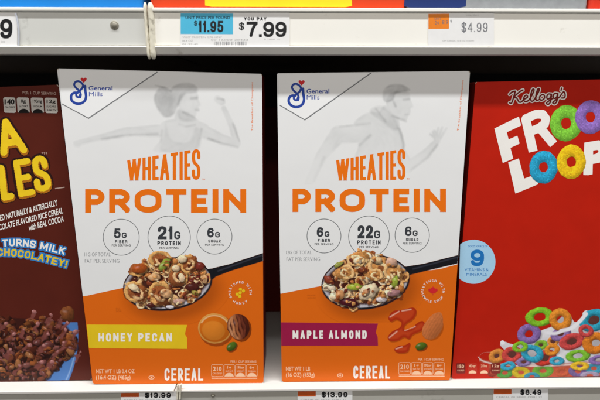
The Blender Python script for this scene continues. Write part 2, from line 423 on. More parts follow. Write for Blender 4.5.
class Pic:
    warp = 0.
    def wp(s, X, Y, seed):
        if not s.warp: return X, Y
        return X + s.warp * (fbm(X, Y, 4.2, seed + 101, 3) - .5) * 2, Y + s.warp * (fbm(X, Y, 4.2, seed + 202, 3) - .5) * 2
    def __init__(s, x0, y0, x1, y1, st=.3, base=None):
        s.st = st; s.X, s.Y = np.meshgrid(np.arange(x0, x1 + st, st), np.arange(y0, y1 + st, st))
        s.rgb = np.zeros(s.X.shape + (3,)); s.a = np.zeros(s.X.shape)
        if base is not None: s.rgb[:] = lin(base)
    def win(s, cx, cy, R):
        st = s.st; i0 = max(int((cx - R - s.X[0, 0]) / st), 0); i1 = max(int((cx + R - s.X[0, 0]) / st) + 2, 0)
        j0 = max(int((cy - R - s.Y[0, 0]) / st), 0); j1 = max(int((cy + R - s.Y[0, 0]) / st) + 2, 0)
        return (slice(j0, j1), slice(i0, i1))
    def put(s, w, al, col):
        al3 = al[..., None]; s.rgb[w] = s.rgb[w] * (1 - al3) + col * al3; s.a[w] = np.maximum(s.a[w], al)
    def blob(s, cx, cy, rx, ry, ang, col, amb=.55, dif=.6, ns=.35, sc=2.2, seed=0, spec=0., op=1., wob=.12):
        w = s.win(cx, cy, max(rx, ry) * 1.3 + 1); X, Y = s.X[w], s.Y[w]
        if X.size == 0: return
        X0, Y0 = X, Y; X, Y = s.wp(X, Y, seed)
        c, q = math.cos(math.radians(ang)), math.sin(math.radians(ang))
        u = ((X - cx) * c + (Y - cy) * q) / rx; v = (-(X - cx) * q + (Y - cy) * c) / ry
        r = np.hypot(u, v) + wob * (fbm(X, Y, 3.5, seed) - .5) * 2
        al = sst(1.0, 1 - 1.2 / min(rx, ry) * .5 - .02, r) * op
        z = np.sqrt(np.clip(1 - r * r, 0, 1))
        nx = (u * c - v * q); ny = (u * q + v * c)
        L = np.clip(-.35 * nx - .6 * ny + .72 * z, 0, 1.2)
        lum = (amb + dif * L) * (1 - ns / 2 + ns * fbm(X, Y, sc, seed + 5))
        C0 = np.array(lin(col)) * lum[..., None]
        if spec:
            h = np.exp(-(((u + .3) / .22) ** 2 + ((v + .35) / .16) ** 2)); C0 = C0 + spec * h[..., None]
        s.put(w, al, np.clip(C0, 0, .95))
    def ring(s, cx, cy, rx, ry, ang, col, hole=.36, amb=.55, dif=.62, ns=.3, seed=0, arc=None):
        w = s.win(cx, cy, max(rx, ry) * 1.1 + 1); X, Y = s.X[w], s.Y[w]
        if X.size == 0: return
        X, Y = s.wp(X, Y, seed)
        c, q = math.cos(math.radians(ang)), math.sin(math.radians(ang))
        u = ((X - cx) * c + (Y - cy) * q) / rx; v = (-(X - cx) * q + (Y - cy) * c) / ry
        r = np.hypot(u, v) + .05 * (fbm(X, Y, 2.5, seed) - .5)
        mid = (1 + hole) / 2; hf = (1 - hole) / 2; t = (r - mid) / hf
        al = sst(1.0, .88, np.abs(t))
        if arc is not None: al = al * sst(-.15, .25, (u * math.cos(arc) + v * math.sin(arc)) / (r + 1e-6) + .25)
        z = np.sqrt(np.clip(1 - t * t, 0, 1))
        nu, nv = u / (r + 1e-6) * t, v / (r + 1e-6) * t
        nx = nu * c - nv * q; ny = nu * q + nv * c
        L = np.clip(-.35 * nx - .62 * ny + .7 * z, 0, 1.2)
        lum = (amb + dif * L) * (1 - ns / 2 + ns * fbm(X, Y, 1.3, seed + 3)) * (1 + .45 * (fbm(X, Y, .9, seed + 9, 2) - .5))
        s.put(w, al, np.clip(np.array(lin(col)) * lum[..., None], 0, .95))
    def field(s, fn, col, op=1., soft=.5, tone=None):
        d = fn(s.X, s.Y); al = sst(soft, -soft, d) * op
        c0 = np.broadcast_to(np.array(lin(col)), s.rgb.shape)
        if tone is not None: c0 = c0 * tone[..., None]
        s.put((slice(None), slice(None)), al, c0)
    def build(s, name, parent, Y, layer, th=.5, clip=None):
        keep = s.a > th
        if clip is not None: keep &= clip(s.X, s.Y) < 0
        ny, nx = s.X.shape
        k = keep[:-1, :-1] & keep[:-1, 1:] & keep[1:, 1:] & keep[1:, :-1]
        j, i = np.nonzero(k); idx = np.stack([j * nx + i, (j + 1) * nx + i, (j + 1) * nx + i + 1, j * nx + i + 1], 1)
        used = np.unique(idx); rm = np.zeros(ny * nx, int); rm[used] = np.arange(len(used)); idx = rm[idx]
        p = P(s.X.ravel()[used], s.Y.ravel()[used], Y - layer * .00002) - ORG[parent.name]
        me = bpy.data.meshes.new(name); me.vertices.add(len(p)); me.vertices.foreach_set('co', p.ravel())
        me.loops.add(idx.size); me.polygons.add(len(idx)); me.loops.foreach_set('vertex_index', idx.ravel())
        me.polygons.foreach_set('loop_start', np.arange(len(idx)) * 4); me.update(calc_edges=True)
        at = me.color_attributes.new('Col', 'FLOAT_COLOR', 'POINT')
        rgba = np.concatenate([s.rgb.reshape(-1, 3)[used], np.ones((len(used), 1))], 1)
        at.data.foreach_set('color', rgba.astype(np.float32).ravel())
        return link(name, me, PIC, parent)

# ------------------------------------------------------------------ lower shelf and upper shelf
ZU0, ZU1 = .351, .391          # upper channel
YF = -.014                     # front of the lips
def px2x(px, py, Y): return float(P(np.array(px), np.array(py), Y)[0])
XU = px2x(145, 30, YF); XL = px2x(178, 388, YF)
XS = (XU + XL) / 2
BACK = .40
def shelf(x0, x1, ztop, name, label, chm, lipm, low=False):
    t = thing(name, ((x0 + x1) / 2, 0, ztop - .002), label, 'shelf', 'steel store shelves')
    zt = ztop; zb = ztop - .040
    # profile of the front: deck edge, top lip, recessed face, bottom lip
    prof = [(YF, zt), (YF, zt - .0028), (YF + .0030, zt - .0036), (YF + .0030, zb + .0075), (YF, zb + .0064), (YF + .0045, zb), (YF + .012, zb - .0004), (YF + .012, zt)]
    extrude_x('price_channel', prof, x0, x1, lipm, t, .0006)
    # recessed face insert
    box('channel_face', x0 + .0004, x1 - .0004, YF + .0022, YF + .0034, zb + .0078, zt - .0040, chm, t, .0002)
    box('deck', x0, x1, YF + .0122, BACK, zt - .012, zt - .0006, M['deck'] if low else M['deck'], t, .0003)
    if not low:
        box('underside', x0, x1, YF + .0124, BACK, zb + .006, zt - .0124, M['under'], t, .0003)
    return t
s1 = shelf(-.62, XS - .0022, ZU1, 'upper_shelf', 'left upper shelf section with grey plastic price strip, above the brown box', M['channel'], M['shelf'])
s2 = shelf(XS + .0022, .62, ZU1, 'upper_shelf', 'long cream upper shelf section with the blue 7.99 tag, above the two white boxes', M['shelf'], M['shelf'])
s3 = shelf(-.62, XS - .0008, 0.0, 'lower_shelf', 'left lower shelf section under the brown box, ending below the pecan box', M['lowchannel'], M['deck'], True)
s4 = shelf(XS + .0008, .62, 0.0, 'lower_shelf', 'long lower shelf section carrying the maple almond and red boxes', M['lowchannel'], M['deck'], True)

# end caps at the joint of the upper shelves: two worn plastic lips
def cap(x0, x1, t, wob):
    bm = bmesh.new(); rnd = random.Random(int(wob * 1e5))
    nz = 26; z0, z1 = ZU0 - .0045, ZU1 + .0045; org = ORG[t.name]
    rows = []
    for k in range(nz + 1):
        f = k / nz; z = z0 + (z1 - z0) * f; dx = wob * math.sin(f * 5 + 1) + rnd.uniform(-.0002, .0002)
        tp = min(1, min(f, 1 - f) * 9 + .45); w = (x1 - x0) / 2 * tp; c = (x0 + x1) / 2 + dx
        ring = []
        for a in range(10):
            an = 2 * math.pi * a / 10
            ring.append(bm.verts.new((c + w * math.cos(an) - org[0], YF + .002 + (.0030 * tp + rnd.uniform(-.0002, .0002)) * math.sin(an) - org[1], z - org[2])))
        rows.append(ring)
    for a, b in zip(rows, rows[1:]):
        for i in range(10): bm.faces.new((a[i], a[(i + 1) % 10], b[(i + 1) % 10], b[i]))
    bm.faces.new(rows[0][::-1]); bm.faces.new(rows[-1])
    bmesh.ops.recalc_face_normals(bm, faces=bm.faces)
    me = bpy.data.meshes.new('end_cap'); bm.to_mesh(me); bm.free()
    me.polygons.foreach_set('use_smooth', [True] * len(me.polygons))
    return link('end_cap', me, M['capm'], t)
cap(XS - .0044, XS - .0014, s1, .0002); cap(XS - .0012, XS + .0044, s2, -.00025)
# lower joint: small folded tabs
def tab(pts, t):
    p = [P(np.array(a), np.array(b), YF - .0006) for a, b in pts]
    q = [v + np.array([0, .003, 0]) for v in p]
    return solid('end_tab', [p[0], p[1], q[1], q[0], p[3], p[2], q[2], q[3]], M['capm'], t, .0003)
tab([(176.4, 400), (177.8, 400), (178.4, 385), (176.6, 386)], s3); tab([(178.6, 400), (180.4, 400), (181.6, 384.5), (179.4, 385.5)], s4)
# bolt in the left upper channel, and a small hole plug in the lower right channel
def bolt(px, py, r, t):
    c = P(np.array(px), np.array(py), YF + .0022); bm = bmesh.new(); org = ORG[t.name]
    prev = None
    for k, (rr_, dy) in enumerate([(1.5, .0), (1.5, -.0003), (1.15, -.0005), (1.0, -.0003), (.95, -.0010), (.55, -.0015), (.0001, -.0016)]):
        ring = [bm.verts.new((c[0] + r * rr_ * math.cos(2 * math.pi * i / 20) - org[0], c[1] + dy - org[1], c[2] + r * rr_ * math.sin(2 * math.pi * i / 20) - org[2])) for i in range(20)]
        if prev:
            for i in range(20): bm.faces.new((prev[i], prev[(i + 1) % 20], ring[(i + 1) % 20], ring[i]))
        prev = ring
    bmesh.ops.recalc_face_normals(bm, faces=bm.faces)
    me = bpy.data.meshes.new('bolt'); bm.to_mesh(me); bm.free(); me.polygons.foreach_set('use_smooth', [True] * len(me.polygons))
    link('bolt', me, M['bolt'], t)
bolt(114.5, 25.2, .0026, s1); bolt(213, 395.5, .0016, s4)
bp = box('back_panel', -.62, .62, BACK + .0002, BACK + .008, -.05, .75, M['dark'], None, .0005)
bp['kind'] = 'structure'

# ------------------------------------------------------------------ cartons
def carton(name, q, label, cat, group, body, depth=.055, front=None, Ymid=None, z=0.0):
    TL, TR, BR, BL = q
    Y = Ymid if Ymid is not None else Yfloor((BL[0] + BR[0]) / 2, (BL[1] + BR[1]) / 2, z)
    pts = P(np.array([BL[0], BR[0], TR[0], TL[0]]), np.array([BL[1], BR[1], TR[1], TL[1]]), Y)
    pts[0][2] = pts[1][2] = z + .0004
    bl, br, tr, tl = pts
    t = thing(name, ((bl[0] + br[0]) / 2, Y + depth / 2, z), label, cat, group)
    dd = np.array([0, depth, 0]); ins = .0003
    a = [p + np.array([ins * s, .0003, 0]) for p, s in ((bl, 1), (br, -1), (tr, -1), (tl, 1))]
    solid('carton', [a[0], a[1], a[1] + dd, a[0] + dd, a[3], a[2], a[2] + dd, a[3] + dd], body, t, .0012, 3)
    # scuffed paper showing at the front corners
    rs = random.Random(int(abs(TL[0]) * 10))
    for cx, cy, sx, sy in ((TL[0], TL[1], 1, 1), (TR[0], TR[1], -1, 1), (BR[0], BR[1], -1, -1), (BL[0], BL[1], 1, -1)):
        if not -20 < cx < 620: continue
        k = Ink(); a_ = rs.uniform(1.0, 2.0); b_ = rs.uniform(1.0, 2.4)
        k.fill(lambda X, Y_: np.maximum(inset_poly(q, 1.6)(X, Y_), np.abs(X - cx) / a_ + np.abs(Y_ - cy) / b_ - 1.6 + .8 * fbm(X, Y_, 1.2, 4)), cx - 4, cy - 4, cx + 4, cy + 4, .2)
        if k.v: k.build('corner_scuff', M['scuff'], t, Y, 8)
    return t, Y
def inset_poly(q, r):
    def f(X, Y):
        c = [sum(p[0] for p in q) / 4, sum(p[1] for p in q) / 4]
        s = []
        for x, y in q: s.append((x + (r if x < c[0] else -r), y + (r if y < c[1] else -r)))
        return poly(X, Y, s) - r
    return f

# ----- shared parts of the two white-and-orange cartons
def protein_box(q, label, num1, num2, flav):
    TL, TR, BR, BL = q
    t, Y = carton('cereal_box', q, label, 'cereal box', 'white and orange protein cereal boxes', M['sidered'])
    clip = inset_poly(q, 1.6)
    pec = flav == 'pecan'
    dx = 0 if pec else 1
    x0, x1 = min(TL[0], BL[0]) - 1, max(TR[0], BR[0]) + 1
    y0, y1 = min(TL[1], TR[1]) - 1, max(BL[1], BR[1]) + 1
    if pec:
        line = [(60, 299.5), (88, 295.5), (125, 287.5), (168, 280), (212, 272), (235, 268), (268, 260)]
    else:
        line = [(270, 295.5), (282, 293.5), (321, 286), (365, 278), (405, 272), (420, 271.5), (440, 269), (470, 261)]
    lx = [p[0] for p in line]; ly = [p[1] for p in line]
    Ink().fill(lambda X, Yy: np.maximum(clip(X, Yy), Yy - np.interp(X, lx, ly)), x0, y0, x1, y1, .5).build('white_panel', M['white'], t, Y, 0)
    Ink().fill(lambda X, Yy: np.maximum(clip(X, Yy), np.interp(X, lx, ly) - Yy), x0, y0, x1, y1, .5).build('orange_panel', M['orange'], t, Y, 0)
    # folded-corner logo panel
    if pec: tri = [(59.5, 69.6), (157, 72.2), (88.5, 118.2), (61.8, 103.8)]
    else: tri = [(278.3, 74.2), (371.5, 72.6), (304.8, 119.8), (280, 105.3)]
    lp = Ink(); lp.add(tri); lp.build('logo_panel', M['panelwhite'], t, Y, 1)
    Ink().fill(lambda X, Yy: np.maximum(np.minimum(seg(X, Yy, tri[1], tri[2], .55), seg(X, Yy, tri[2], tri[3], .45)), clip(X, Yy) + .6), tri[0][0] - 1, 70, tri[1][0] + 1, 121, .3).build('fold_line', M['lineink'], t, Y, 2)
    # athlete, faint grey print
    pc = Pic(TL[0] + 4, 76, TR[0] - 12, 184, .45, WHITE)
    X, Yy = pc.X, pc.Y
    nz = .65 + .7 * fbm(X, Yy, 16, 3 + dx) ; fine = .88 + .24 * fbm(X, Yy, 3, 9)
    def wash(fn, g, op, soft=1.0):
        op = op * .64; d = fn(X, Yy); al = sst(soft, -soft, d) * op * nz * np.clip(fine, 0, 1.2)
        side = fbm(X, Yy, 9, 41)
        edge = np.exp(-((d + .9) / 1.5) ** 2) * op * .42 * sst(.35, .65, side)
        al = np.clip(al * (.72 + .5 * fbm(X + 2 * d, Yy - d, 7, 77)) + edge, 0, 1)
        al = al * (1 - sst(135, 180, Yy) * .75)
        pc.rgb[:] = pc.rgb * (1 - al[..., None]) + np.array(lin(g)) * al[..., None]; pc.a = np.maximum(pc.a, (al > .012) * 1.0)
    Z = lambda pts, ox, oy, k: [(ox + a / k, oy + b / k) for a, b in pts]
    def chain(pts, ws):
        return lambda X, Y: np.minimum.reduce([taper(X, Y, pts[i], pts[i + 1], ws[i], ws[i + 1]) for i in range(len(pts) - 1)])
    def pol(pts, n=5):
        q_ = spline(pts, n, True); return lambda X, Y: poly(X, Y, q_)
    if pec:
        z = lambda *p: Z(p, 90, 60, 3.333)
        face = pol(z((300, 112), (325, 98), (350, 96), (360, 116), (360, 130), (368, 148), (361, 155), (363, 165), (357, 172), (350, 188), (330, 186), (308, 172), (294, 150)), 4)
        skin = [chain(z((250, 235), (120, 238), (30, 258), (-48, 277)), (6.5, 4.2, 2.8, 2.3)), lambda X, Y: ell(X, Y, 78, 143.4, 4.4, 3.2, -20), pol(z((236, 212), (290, 196), (350, 200), (398, 224), (372, 262), (350, 300), (215, 304), (238, 262))),
                chain(z((380, 238), (440, 264), (490, 278), (474, 222), (446, 160)), (6.5, 5, 3.6, 3.2, 2.2)), chain(z((440, 140), (425, 130)), (3.2, 3.4)), pol(z((296, 160), (345, 186), (362, 212), (286, 214))), face]
        wash(lambda X, Y: np.minimum.reduce([f(X, Y) for f in skin]), '#a6a8a8', .34, 1.2)
        wash(pol(z((252, 212), (268, 262), (300, 276), (335, 268), (352, 225), (366, 245), (346, 302), (238, 302), (248, 255))), '#8e9090', .24, 1.5)
        wash(pol(z((298, 165), (340, 186), (352, 200), (318, 206), (296, 192))), '#7d7f7f', .34, 2)
        wash(pol(z((262, 100), (285, 84), (320, 76), (350, 84), (360, 102), (345, 110), (320, 112), (304, 132), (290, 160), (275, 184), (250, 190), (230, 170), (214, 135), (220, 106), (240, 90)), 5), '#7f8080', .55, 1.6)
        wash(pol(z((225, 120), (258, 100), (280, 130), (270, 175), (245, 180))), '#6f7070', .22, 3)
        wash(chain(z((218, 84), (250, 92), (270, 104)), (.5, 1.2, 1.0)), '#777777', .45, 1)
        for pts_, w_, o_ in ((((338, 128), (356, 126)), 1.1, .42), (((352, 166), (362, 167)), .6, .35), (((310, 174), (348, 190)), .8, .3), (((40, 264), (130, 250), (225, 246)), 1.0, .3), (((395, 262), (440, 278), (492, 290)), 1.0, .35), (((498, 270), (476, 212)), .7, .3), (((296, 214), (320, 222), (350, 216)), .7, .25), (((425, 128), (445, 132)), .9, .35), (((372, 230), (366, 260)), .9, .3), (((240, 235), (236, 275)), .8, .25)):
            wash(chain(z(*pts_), (w_,) * 4), '#5f6161', o_, 1.4)
    else:
        z = lambda *p: Z(p, 285, 60, 3.077)
        face = pol(z((312, 120), (330, 100), (360, 94), (382, 100), (386, 120), (394, 142), (386, 148), (386, 160), (380, 166), (374, 184), (350, 184), (328, 170), (315, 150)), 4)
        skin = [chain(z((262, 225), (165, 228), (112, 295), (70, 385)), (10, 8.5, 5.5, 4)), pol(z((212, 195), (262, 160), (300, 172), (350, 205), (366, 262), (352, 330), (215, 330), (226, 262))),
                chain(z((350, 285), (380, 328), (430, 290), (468, 250)), (7, 5.5, 4.2, 2.8)), chain(z((468, 250), (460, 222)), (2.8, 2.4)), chain(z((460, 238), (447, 228)), (1.3, .9)), chain(z((466, 236), (472, 208)), (1.6, 1.1)), chain(z((472, 238), (484, 207)), (1.6, 1.1)), chain(z((476, 242), (497, 210)), (1.6, 1.0)),
                pol(z((310, 140), (345, 176), (350, 208), (300, 205), (290, 165))), face]
        wash(lambda X, Y: np.minimum.reduce([f(X, Y) for f in skin]), '#a3a6a5', .36, 1.2)
        wash(pol(z((262, 158), (290, 140), (322, 160), (350, 205), (335, 215), (300, 190))), '#858787', .34, 1.8)
        wash(pol(z((302, 120), (303, 94), (325, 76), (358, 75), (386, 92), (362, 98), (340, 104), (333, 122), (314, 130)), 5), '#747575', .55, 1.3)
        for pts_, w_, o_ in ((((366, 122), (382, 120)), 1.1, .45), (((370, 168), (382, 167)), .6, .35), (((330, 172), (372, 188)), 1.0, .34), (((334, 128), (340, 142)), .8, .4), (((352, 210), (366, 262), (354, 320)), 1.2, .3), (((230, 262), (262, 232)), 1.2, .3), (((120, 300), (90, 370)), 1.3, .3), (((170, 205), (262, 195)), 1.0, .25), (((388, 338), (440, 300), (468, 262)), .9, .35), (((280, 150), (310, 190)), .9, .35)):
            wash(chain(z(*pts_), (w_,) * 4), '#5f6161', o_, 1.4)
    for _ in range(2):
        q_ = np.pad(pc.rgb, ((1, 1), (1, 1), (0, 0)), 'edge'); pc.rgb = (q_[:-2, 1:-1] + q_[2:, 1:-1] + q_[1:-1, :-2] + q_[1:-1, 2:] + 2 * q_[1:-1, 1:-1]) / 6
    pc.a[sst(-.3, .6, poly(X, Yy, tri)) < .5] = 0
    pc.build('athlete_picture', t, Y, 1, .5)
    # round cursive monogram + heart + maker name
    ox, oy, k = (55, 65, 6.667) if pec else (269.2, 65.8, 6.5)
    sc = lambda pts: [(ox + a / k, oy + b / k) for a, b in pts]
    if pec: G = sc
    else: G = lambda pts: [(272.2 + a / 6.5, 67.2 + b / 6.5) for a, b in pts]
    st1 = spline(G([(168, 196), (160, 214), (143, 208), (142, 192), (158, 176), (178, 158), (188, 140), (180, 122), (158, 108), (138, 112), (128, 130), (140, 152), (162, 172), (172, 196), (168, 214)]), 5)
    st2 = spline(G([(150, 184), (124, 186), (108, 206), (112, 236), (140, 256), (172, 256), (198, 238), (207, 208), (202, 172), (200, 140)]), 5)
    st3 = G([(184, 146), (200, 138)])
    xs = [p[0] for p in st1 + st2]; ys = [p[1] for p in st1 + st2]
    lg = Ink().fill(lambda X, Y: np.minimum(np.minimum(pline(X, Y, st1, 1.05), pline(X, Y, st2, 1.3)), seg(X, Y, st3[0], st3[1], 1.1)), min(xs) - 2, min(ys) - 2, max(xs) + 2, max(ys) + 2, .25).build('logo_monogram', M['blueink'], t, Y, 2)
    hx, hy = G([(191, 100)])[0]
    Ink().fill(lambda X, Y: poly(X, Y, [(hx + 3.1 * math.sin(a) ** 3, hy - .2 - (2.5 * math.cos(a) - 1.0 * math.cos(2 * a) - .4 * math.cos(3 * a) - .1 * math.cos(4 * a))) for a in np.linspace(0, 2 * math.pi, 30)[:-1]]), hx - 4, hy - 4, hx + 4, hy + 5, .25).build('logo_heart', M['redink'], t, Y, 2)
    if pec: Ink().text('General', (88.5, 85.8, 112.5, 90.2), .02).text('Mills', (89, 91.8, 102.5, 96.2), 0).build('logo_lettering', M['blueink'], t, Y, 2)
    else: Ink().text('General', (306.5, 88.8, 329.3, 93.4), .02).text('Mills', (306.7, 94.9, 319.4, 99.4), 0).build('logo_lettering', M['blueink'], t, Y, 2)
    # vertical small print at the right edge
    s_ = 'The Breakfast of Champions'
    if pec: Ink().text(s_, ((251.2, 131), (251.2, 82), (253.6, 82), (253.6, 131)), .01).build('edge_lettering', M['orangetext'], t, Y, 1)
    else: Ink().text(s_, ((457, 131), (461.8, 80), (464.2, 80), (459.4, 131)), .01).build('edge_lettering', M['orangetext'], t, Y, 1)
    # headlines
    if pec: a, b = 127.2, 200.3
    else: a, b = 336.2, 405.4
    k2 = (b - a)
    word(Ink(), 'WHEATIES', a, b, lambda x: 160.2 - (x - a) / k2 * 11.8, lambda x: 180.6 - (x - a) / k2 * .9, 1.6, 1.25, {'W': 1.62, 'I': .43, 'H': 1.0, 'E': .74, 'A': 1.1, 'T': .86, 'S': .98}, ru=.5, cell=.2).build('title_lettering', M['orangetext'], t, Y, 3)
    if pec: a, b, t0, b0 = 85.2, 246.2, 189, 212.8
    else: a, b, t0, b0 = 292.5, 446, 188.6, 212
    word(Ink(), 'PROTEIN', a, b, lambda x: t0, lambda x: b0, 2.95, 4.6, {'P': .86, 'R': .92, 'O': 1.2, 'T': .9, 'E': .74, 'I': .28, 'N': 1.02}, ru=.5, cell=.22).build('protein_lettering', M['orangetext'], t, Y, 3)
    tm = (202, 178.6, 205, 180) if pec else (407, 178.2, 409.6, 179.6)
    Ink().text('TM', tm).build('trademark_lettering', M['orangetext'], t, Y, 3)
    # nutrition circles
    if pec: cs = [(121.2, 237.2, 18.0, num1, 'FIBER'), (169.2, 237.2, 21.2, num2, 'PROTEIN'), (214.5, 236.6, 17.5, '6', 'SUGAR')]
    else: cs = [(324, 236, 17.0, num1, 'FIBER'), (369, 236.4, 20.4, num2, 'PROTEIN'), (412.2, 235.2, 17.2, '6', 'SUGAR')]
    for cx, cy, r, n, wd in cs:
        bg = Ink().fill(lambda X, Y: np.abs(np.hypot(X - cx, (Y - cy)) - r) - .33, cx - r - 1, cy - r - 1, cx + r + 1, cy + r + 1, .25).build('nutrition_circle', M['lineink'], t, Y, 1)
        big = len(n) == 2
        k_ = r / 17.
        w_ = 7.2 * k_ if big else 3.4
        gi = Ink()
        if big:
            wl(gi, n, cx - 11.4, cy - 11, cx + 4.0, cy + 2, 1.45, 1.3); wl(gi, 'G', cx + 5.0, cy - 6, cx + 11.2, cy + 2, .82, 1)
            wl(gi, wd, cx - 11.8, cy + 3.9, cx + 11.6, cy + 8.1, .46, 1.1, .15); gi.text('PER SERVING', (cx - 9.6, cy + 9.6, cx + 9.2, cy + 11.8), .01)
        else:
            wl(gi, n, cx - 7.2, cy - 8.8, cx - 0.6, cy + .9, 1.02, 1.); wl(gi, 'G', cx + .6, cy - 4.8, cx + 5.4, cy + .9, .62, 1)
            wl(gi, wd, cx - 6.2, cy + 2.9, cx + 6.2, cy + 6.1, .31, .75, .14); gi.text('PER SERVING', (cx - 9.4, cy + 7.2, cx + 9.4, cy + 9.2), .01)
        gi.build('nutrition_lettering', M['ink'], bg, Y, 2)
    if pec: Ink().text('11G OF TOTAL', (84.5, 252.6, 110.5, 256.2), 0).text('FAT PER SERVING', (84.8, 259, 119.4, 262.8), 0).build('fat_lettering', M['greyink'], t, Y, 1)
    else: Ink().text('12G OF TOTAL', (286.2, 250.6, 311.5, 254.2), 0).text('FAT PER SERVING', (286.5, 257.4, 320, 261.2), 0).build('fat_lettering', M['greyink'], t, Y, 1)
    # the spoon picture
    if pec: cx, cy, rx, ry, an = 167.6, 284, 45, 26.5, -8; hd = [(204, 277), (214, 272.5), (230, 267.5), (262.6, 257.2)]; hw = [8, 4.6, 3.6, 4.0]
    else: cx, cy, rx, ry, an = 365.5, 282, 44.5, 27.5, -7; hd = [(398, 275), (409, 270.5), (424, 267.5), (460.5, 258.6)]; hw = [8, 4.6, 3.9, 4.2]
    sp = Pic(cx - 50, cy - 37, (263.5 if pec else 461.5), cy + 40, .25, '#df680f')
    X, Yy = sp.X, sp.Y
    # printed soft shadow on the orange under the bowl (part of the printed photograph)
    dsh = ell(X, Yy, cx + 6, cy + 9, rx, ry, an); below = Yy > np.interp(X, lx, ly)
    als = sst(9, -6, dsh) * .55 * below
    sp.rgb[:] = sp.rgb * (1 - als[..., None]) + np.array(lin('#8a3a04')) * als[..., None]
    sp.a = np.maximum(sp.a, (als > .02) * 1.0)
    def hf(X, Y):
        d = np.full(X.shape, 1e9)
        for i in range(3): d = np.minimum(d, taper(X, Y, hd[i], hd[i + 1], hw[i], hw[i + 1]))
        return d
    sp.field(lambda X, Y: np.minimum(hf(X, Y), ell(X, Y, cx, cy, rx, ry, an)), '#15161c', 1, .5)
    hl = [(hd[1][0] + 4, hd[1][1] - 1.5), (hd[3][0], hd[3][1] - 2.2)]
    sp.field(lambda X, Y: seg(X, Y, hl[0], hl[1], .5), '#4a4d5c', .5, .9)
    sp.field(lambda X, Y: ell(X, Y, cx - .2, cy - .2, rx - 2.0, ry - 2.0, an), '#c9c6cf', 1, .6, tone=.75 + .4 * fbm(X, Yy, 5, 4))
    sp.field(lambda X, Y: ell(X, Y, cx, cy - 1.0, rx - 4.0, ry - 4.2, an), '#4a241a', 1, 1.5)
    rnd = random.Random(5 if pec else 21)
    pal = ['#b86e36', '#d2965a', '#e4b47e', '#9c5228', '#7c3820', '#ecca9e', '#c67e42', '#6a241a', '#deaa70'] if pec else ['#c68448', '#dfa868', '#eac293', '#b06c34', '#8c4a22', '#f0d6b2', '#cf9254', '#6a2a1c', '#e2b27c']
    ca, sa = math.cos(math.radians(an)), math.sin(math.radians(an))
    items = []
    sp.warp = 1.5
    def grain(n, smin, smax, rmax, seed0, dark=.75):
        its = []
        for i in range(n):
            r = math.sqrt(rnd.random()) * rmax; a = rnd.random() * 2 * math.pi
            u, v = r * (rx - 4) * math.cos(a), r * (ry - 2.5) * math.sin(a)
            x, y = cx + u * ca - v * sa, cy + u * sa + v * ca
            if y < cy + 4: y -= 6.5 * (1 - (u / rx) ** 2) * rnd.random() ** .6
            its.append((y + rnd.uniform(-8, 8), x, y))
        its.sort()
        for n_, (o_, x, y) in enumerate(its):
            col = rnd.choice(pal); s_ = rnd.uniform(smin, smax); an_ = rnd.uniform(-80, 80); sq = rnd.uniform(.45, .85)
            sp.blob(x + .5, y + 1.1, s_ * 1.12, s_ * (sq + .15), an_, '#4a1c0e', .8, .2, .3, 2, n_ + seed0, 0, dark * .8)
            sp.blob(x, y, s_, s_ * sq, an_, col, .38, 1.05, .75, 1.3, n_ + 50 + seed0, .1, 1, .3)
            if s_ > 3.2 and rnd.random() < .55:
                sp.blob(x + rnd.uniform(-.6, .6), y + .5, s_ * .6, s_ * sq * .5, an_, '#5a2414', .6, .3, .5, 1.5, n_ + 7, 0, .8, .3)
                sp.ring(x, y, s_ * 1.05, s_ * (sq + .08), an_, rnd.choice(pal[1:3] + pal[5:6]), .6, .45, .9, .6, n_ + seed0, rnd.uniform(0, 6.28))
    grain(170, 3.0, 6.0, .97, 0)
    def star(pts):
        for x, y, a, b, an_, col, spc in pts:
            sp.warp = .9
            sp.blob(x + .6, y + 1, a * 1.12, b * 1.16, an_, '#250c08', .8, .1, .2, 2, 3, 0, .8, .1); sp.blob(x, y, a, b, an_, col, .45, .85, .65, 1.5, int(x * 7), spc, 1, .2)
    Zs = lambda x, y: ((95 if pec else 300) + x / 4, 240 + y / 4)
    if pec:
        for x, y, rx_, ry_, an_ in ((175, 118, 42, 26, -12), (165, 210, 50, 40, 20), (262, 215, 48, 50, -10), (262, 80, 48, 34, 10), (335, 140, 40, 48, 25), (375, 95, 34, 40, 10)):
            px, py = Zs(x, y); sp.blob(px + .8, py + 1.2, rx_ / 3.7, ry_ / 3.7, an_, '#2a0d08', .8, .1, .2, 2, 5, 0, .7); sp.blob(px, py, rx_ / 4, ry_ / 4, an_, '#96542c', .42, .95, .95, 1.2, int(x), 0, 1, .2); sp.ring(px, py, rx_ / 3.9, ry_ / 3.9, an_, '#d8a260', .64, .45, .9, .7, int(x), x % 6); sp.ring(px + .6, py + .8, rx_ / 6.6, ry_ / 7, an_ + 20, '#e2b482', .5, .4, 1.0, .8, int(x) + 3, (x + 3) % 6); sp.blob(px + .8, py + 1, rx_ / 13, ry_ / 13, an_, '#5a2012', .7, .3, .4, 2, 8, 0, .85, .3)
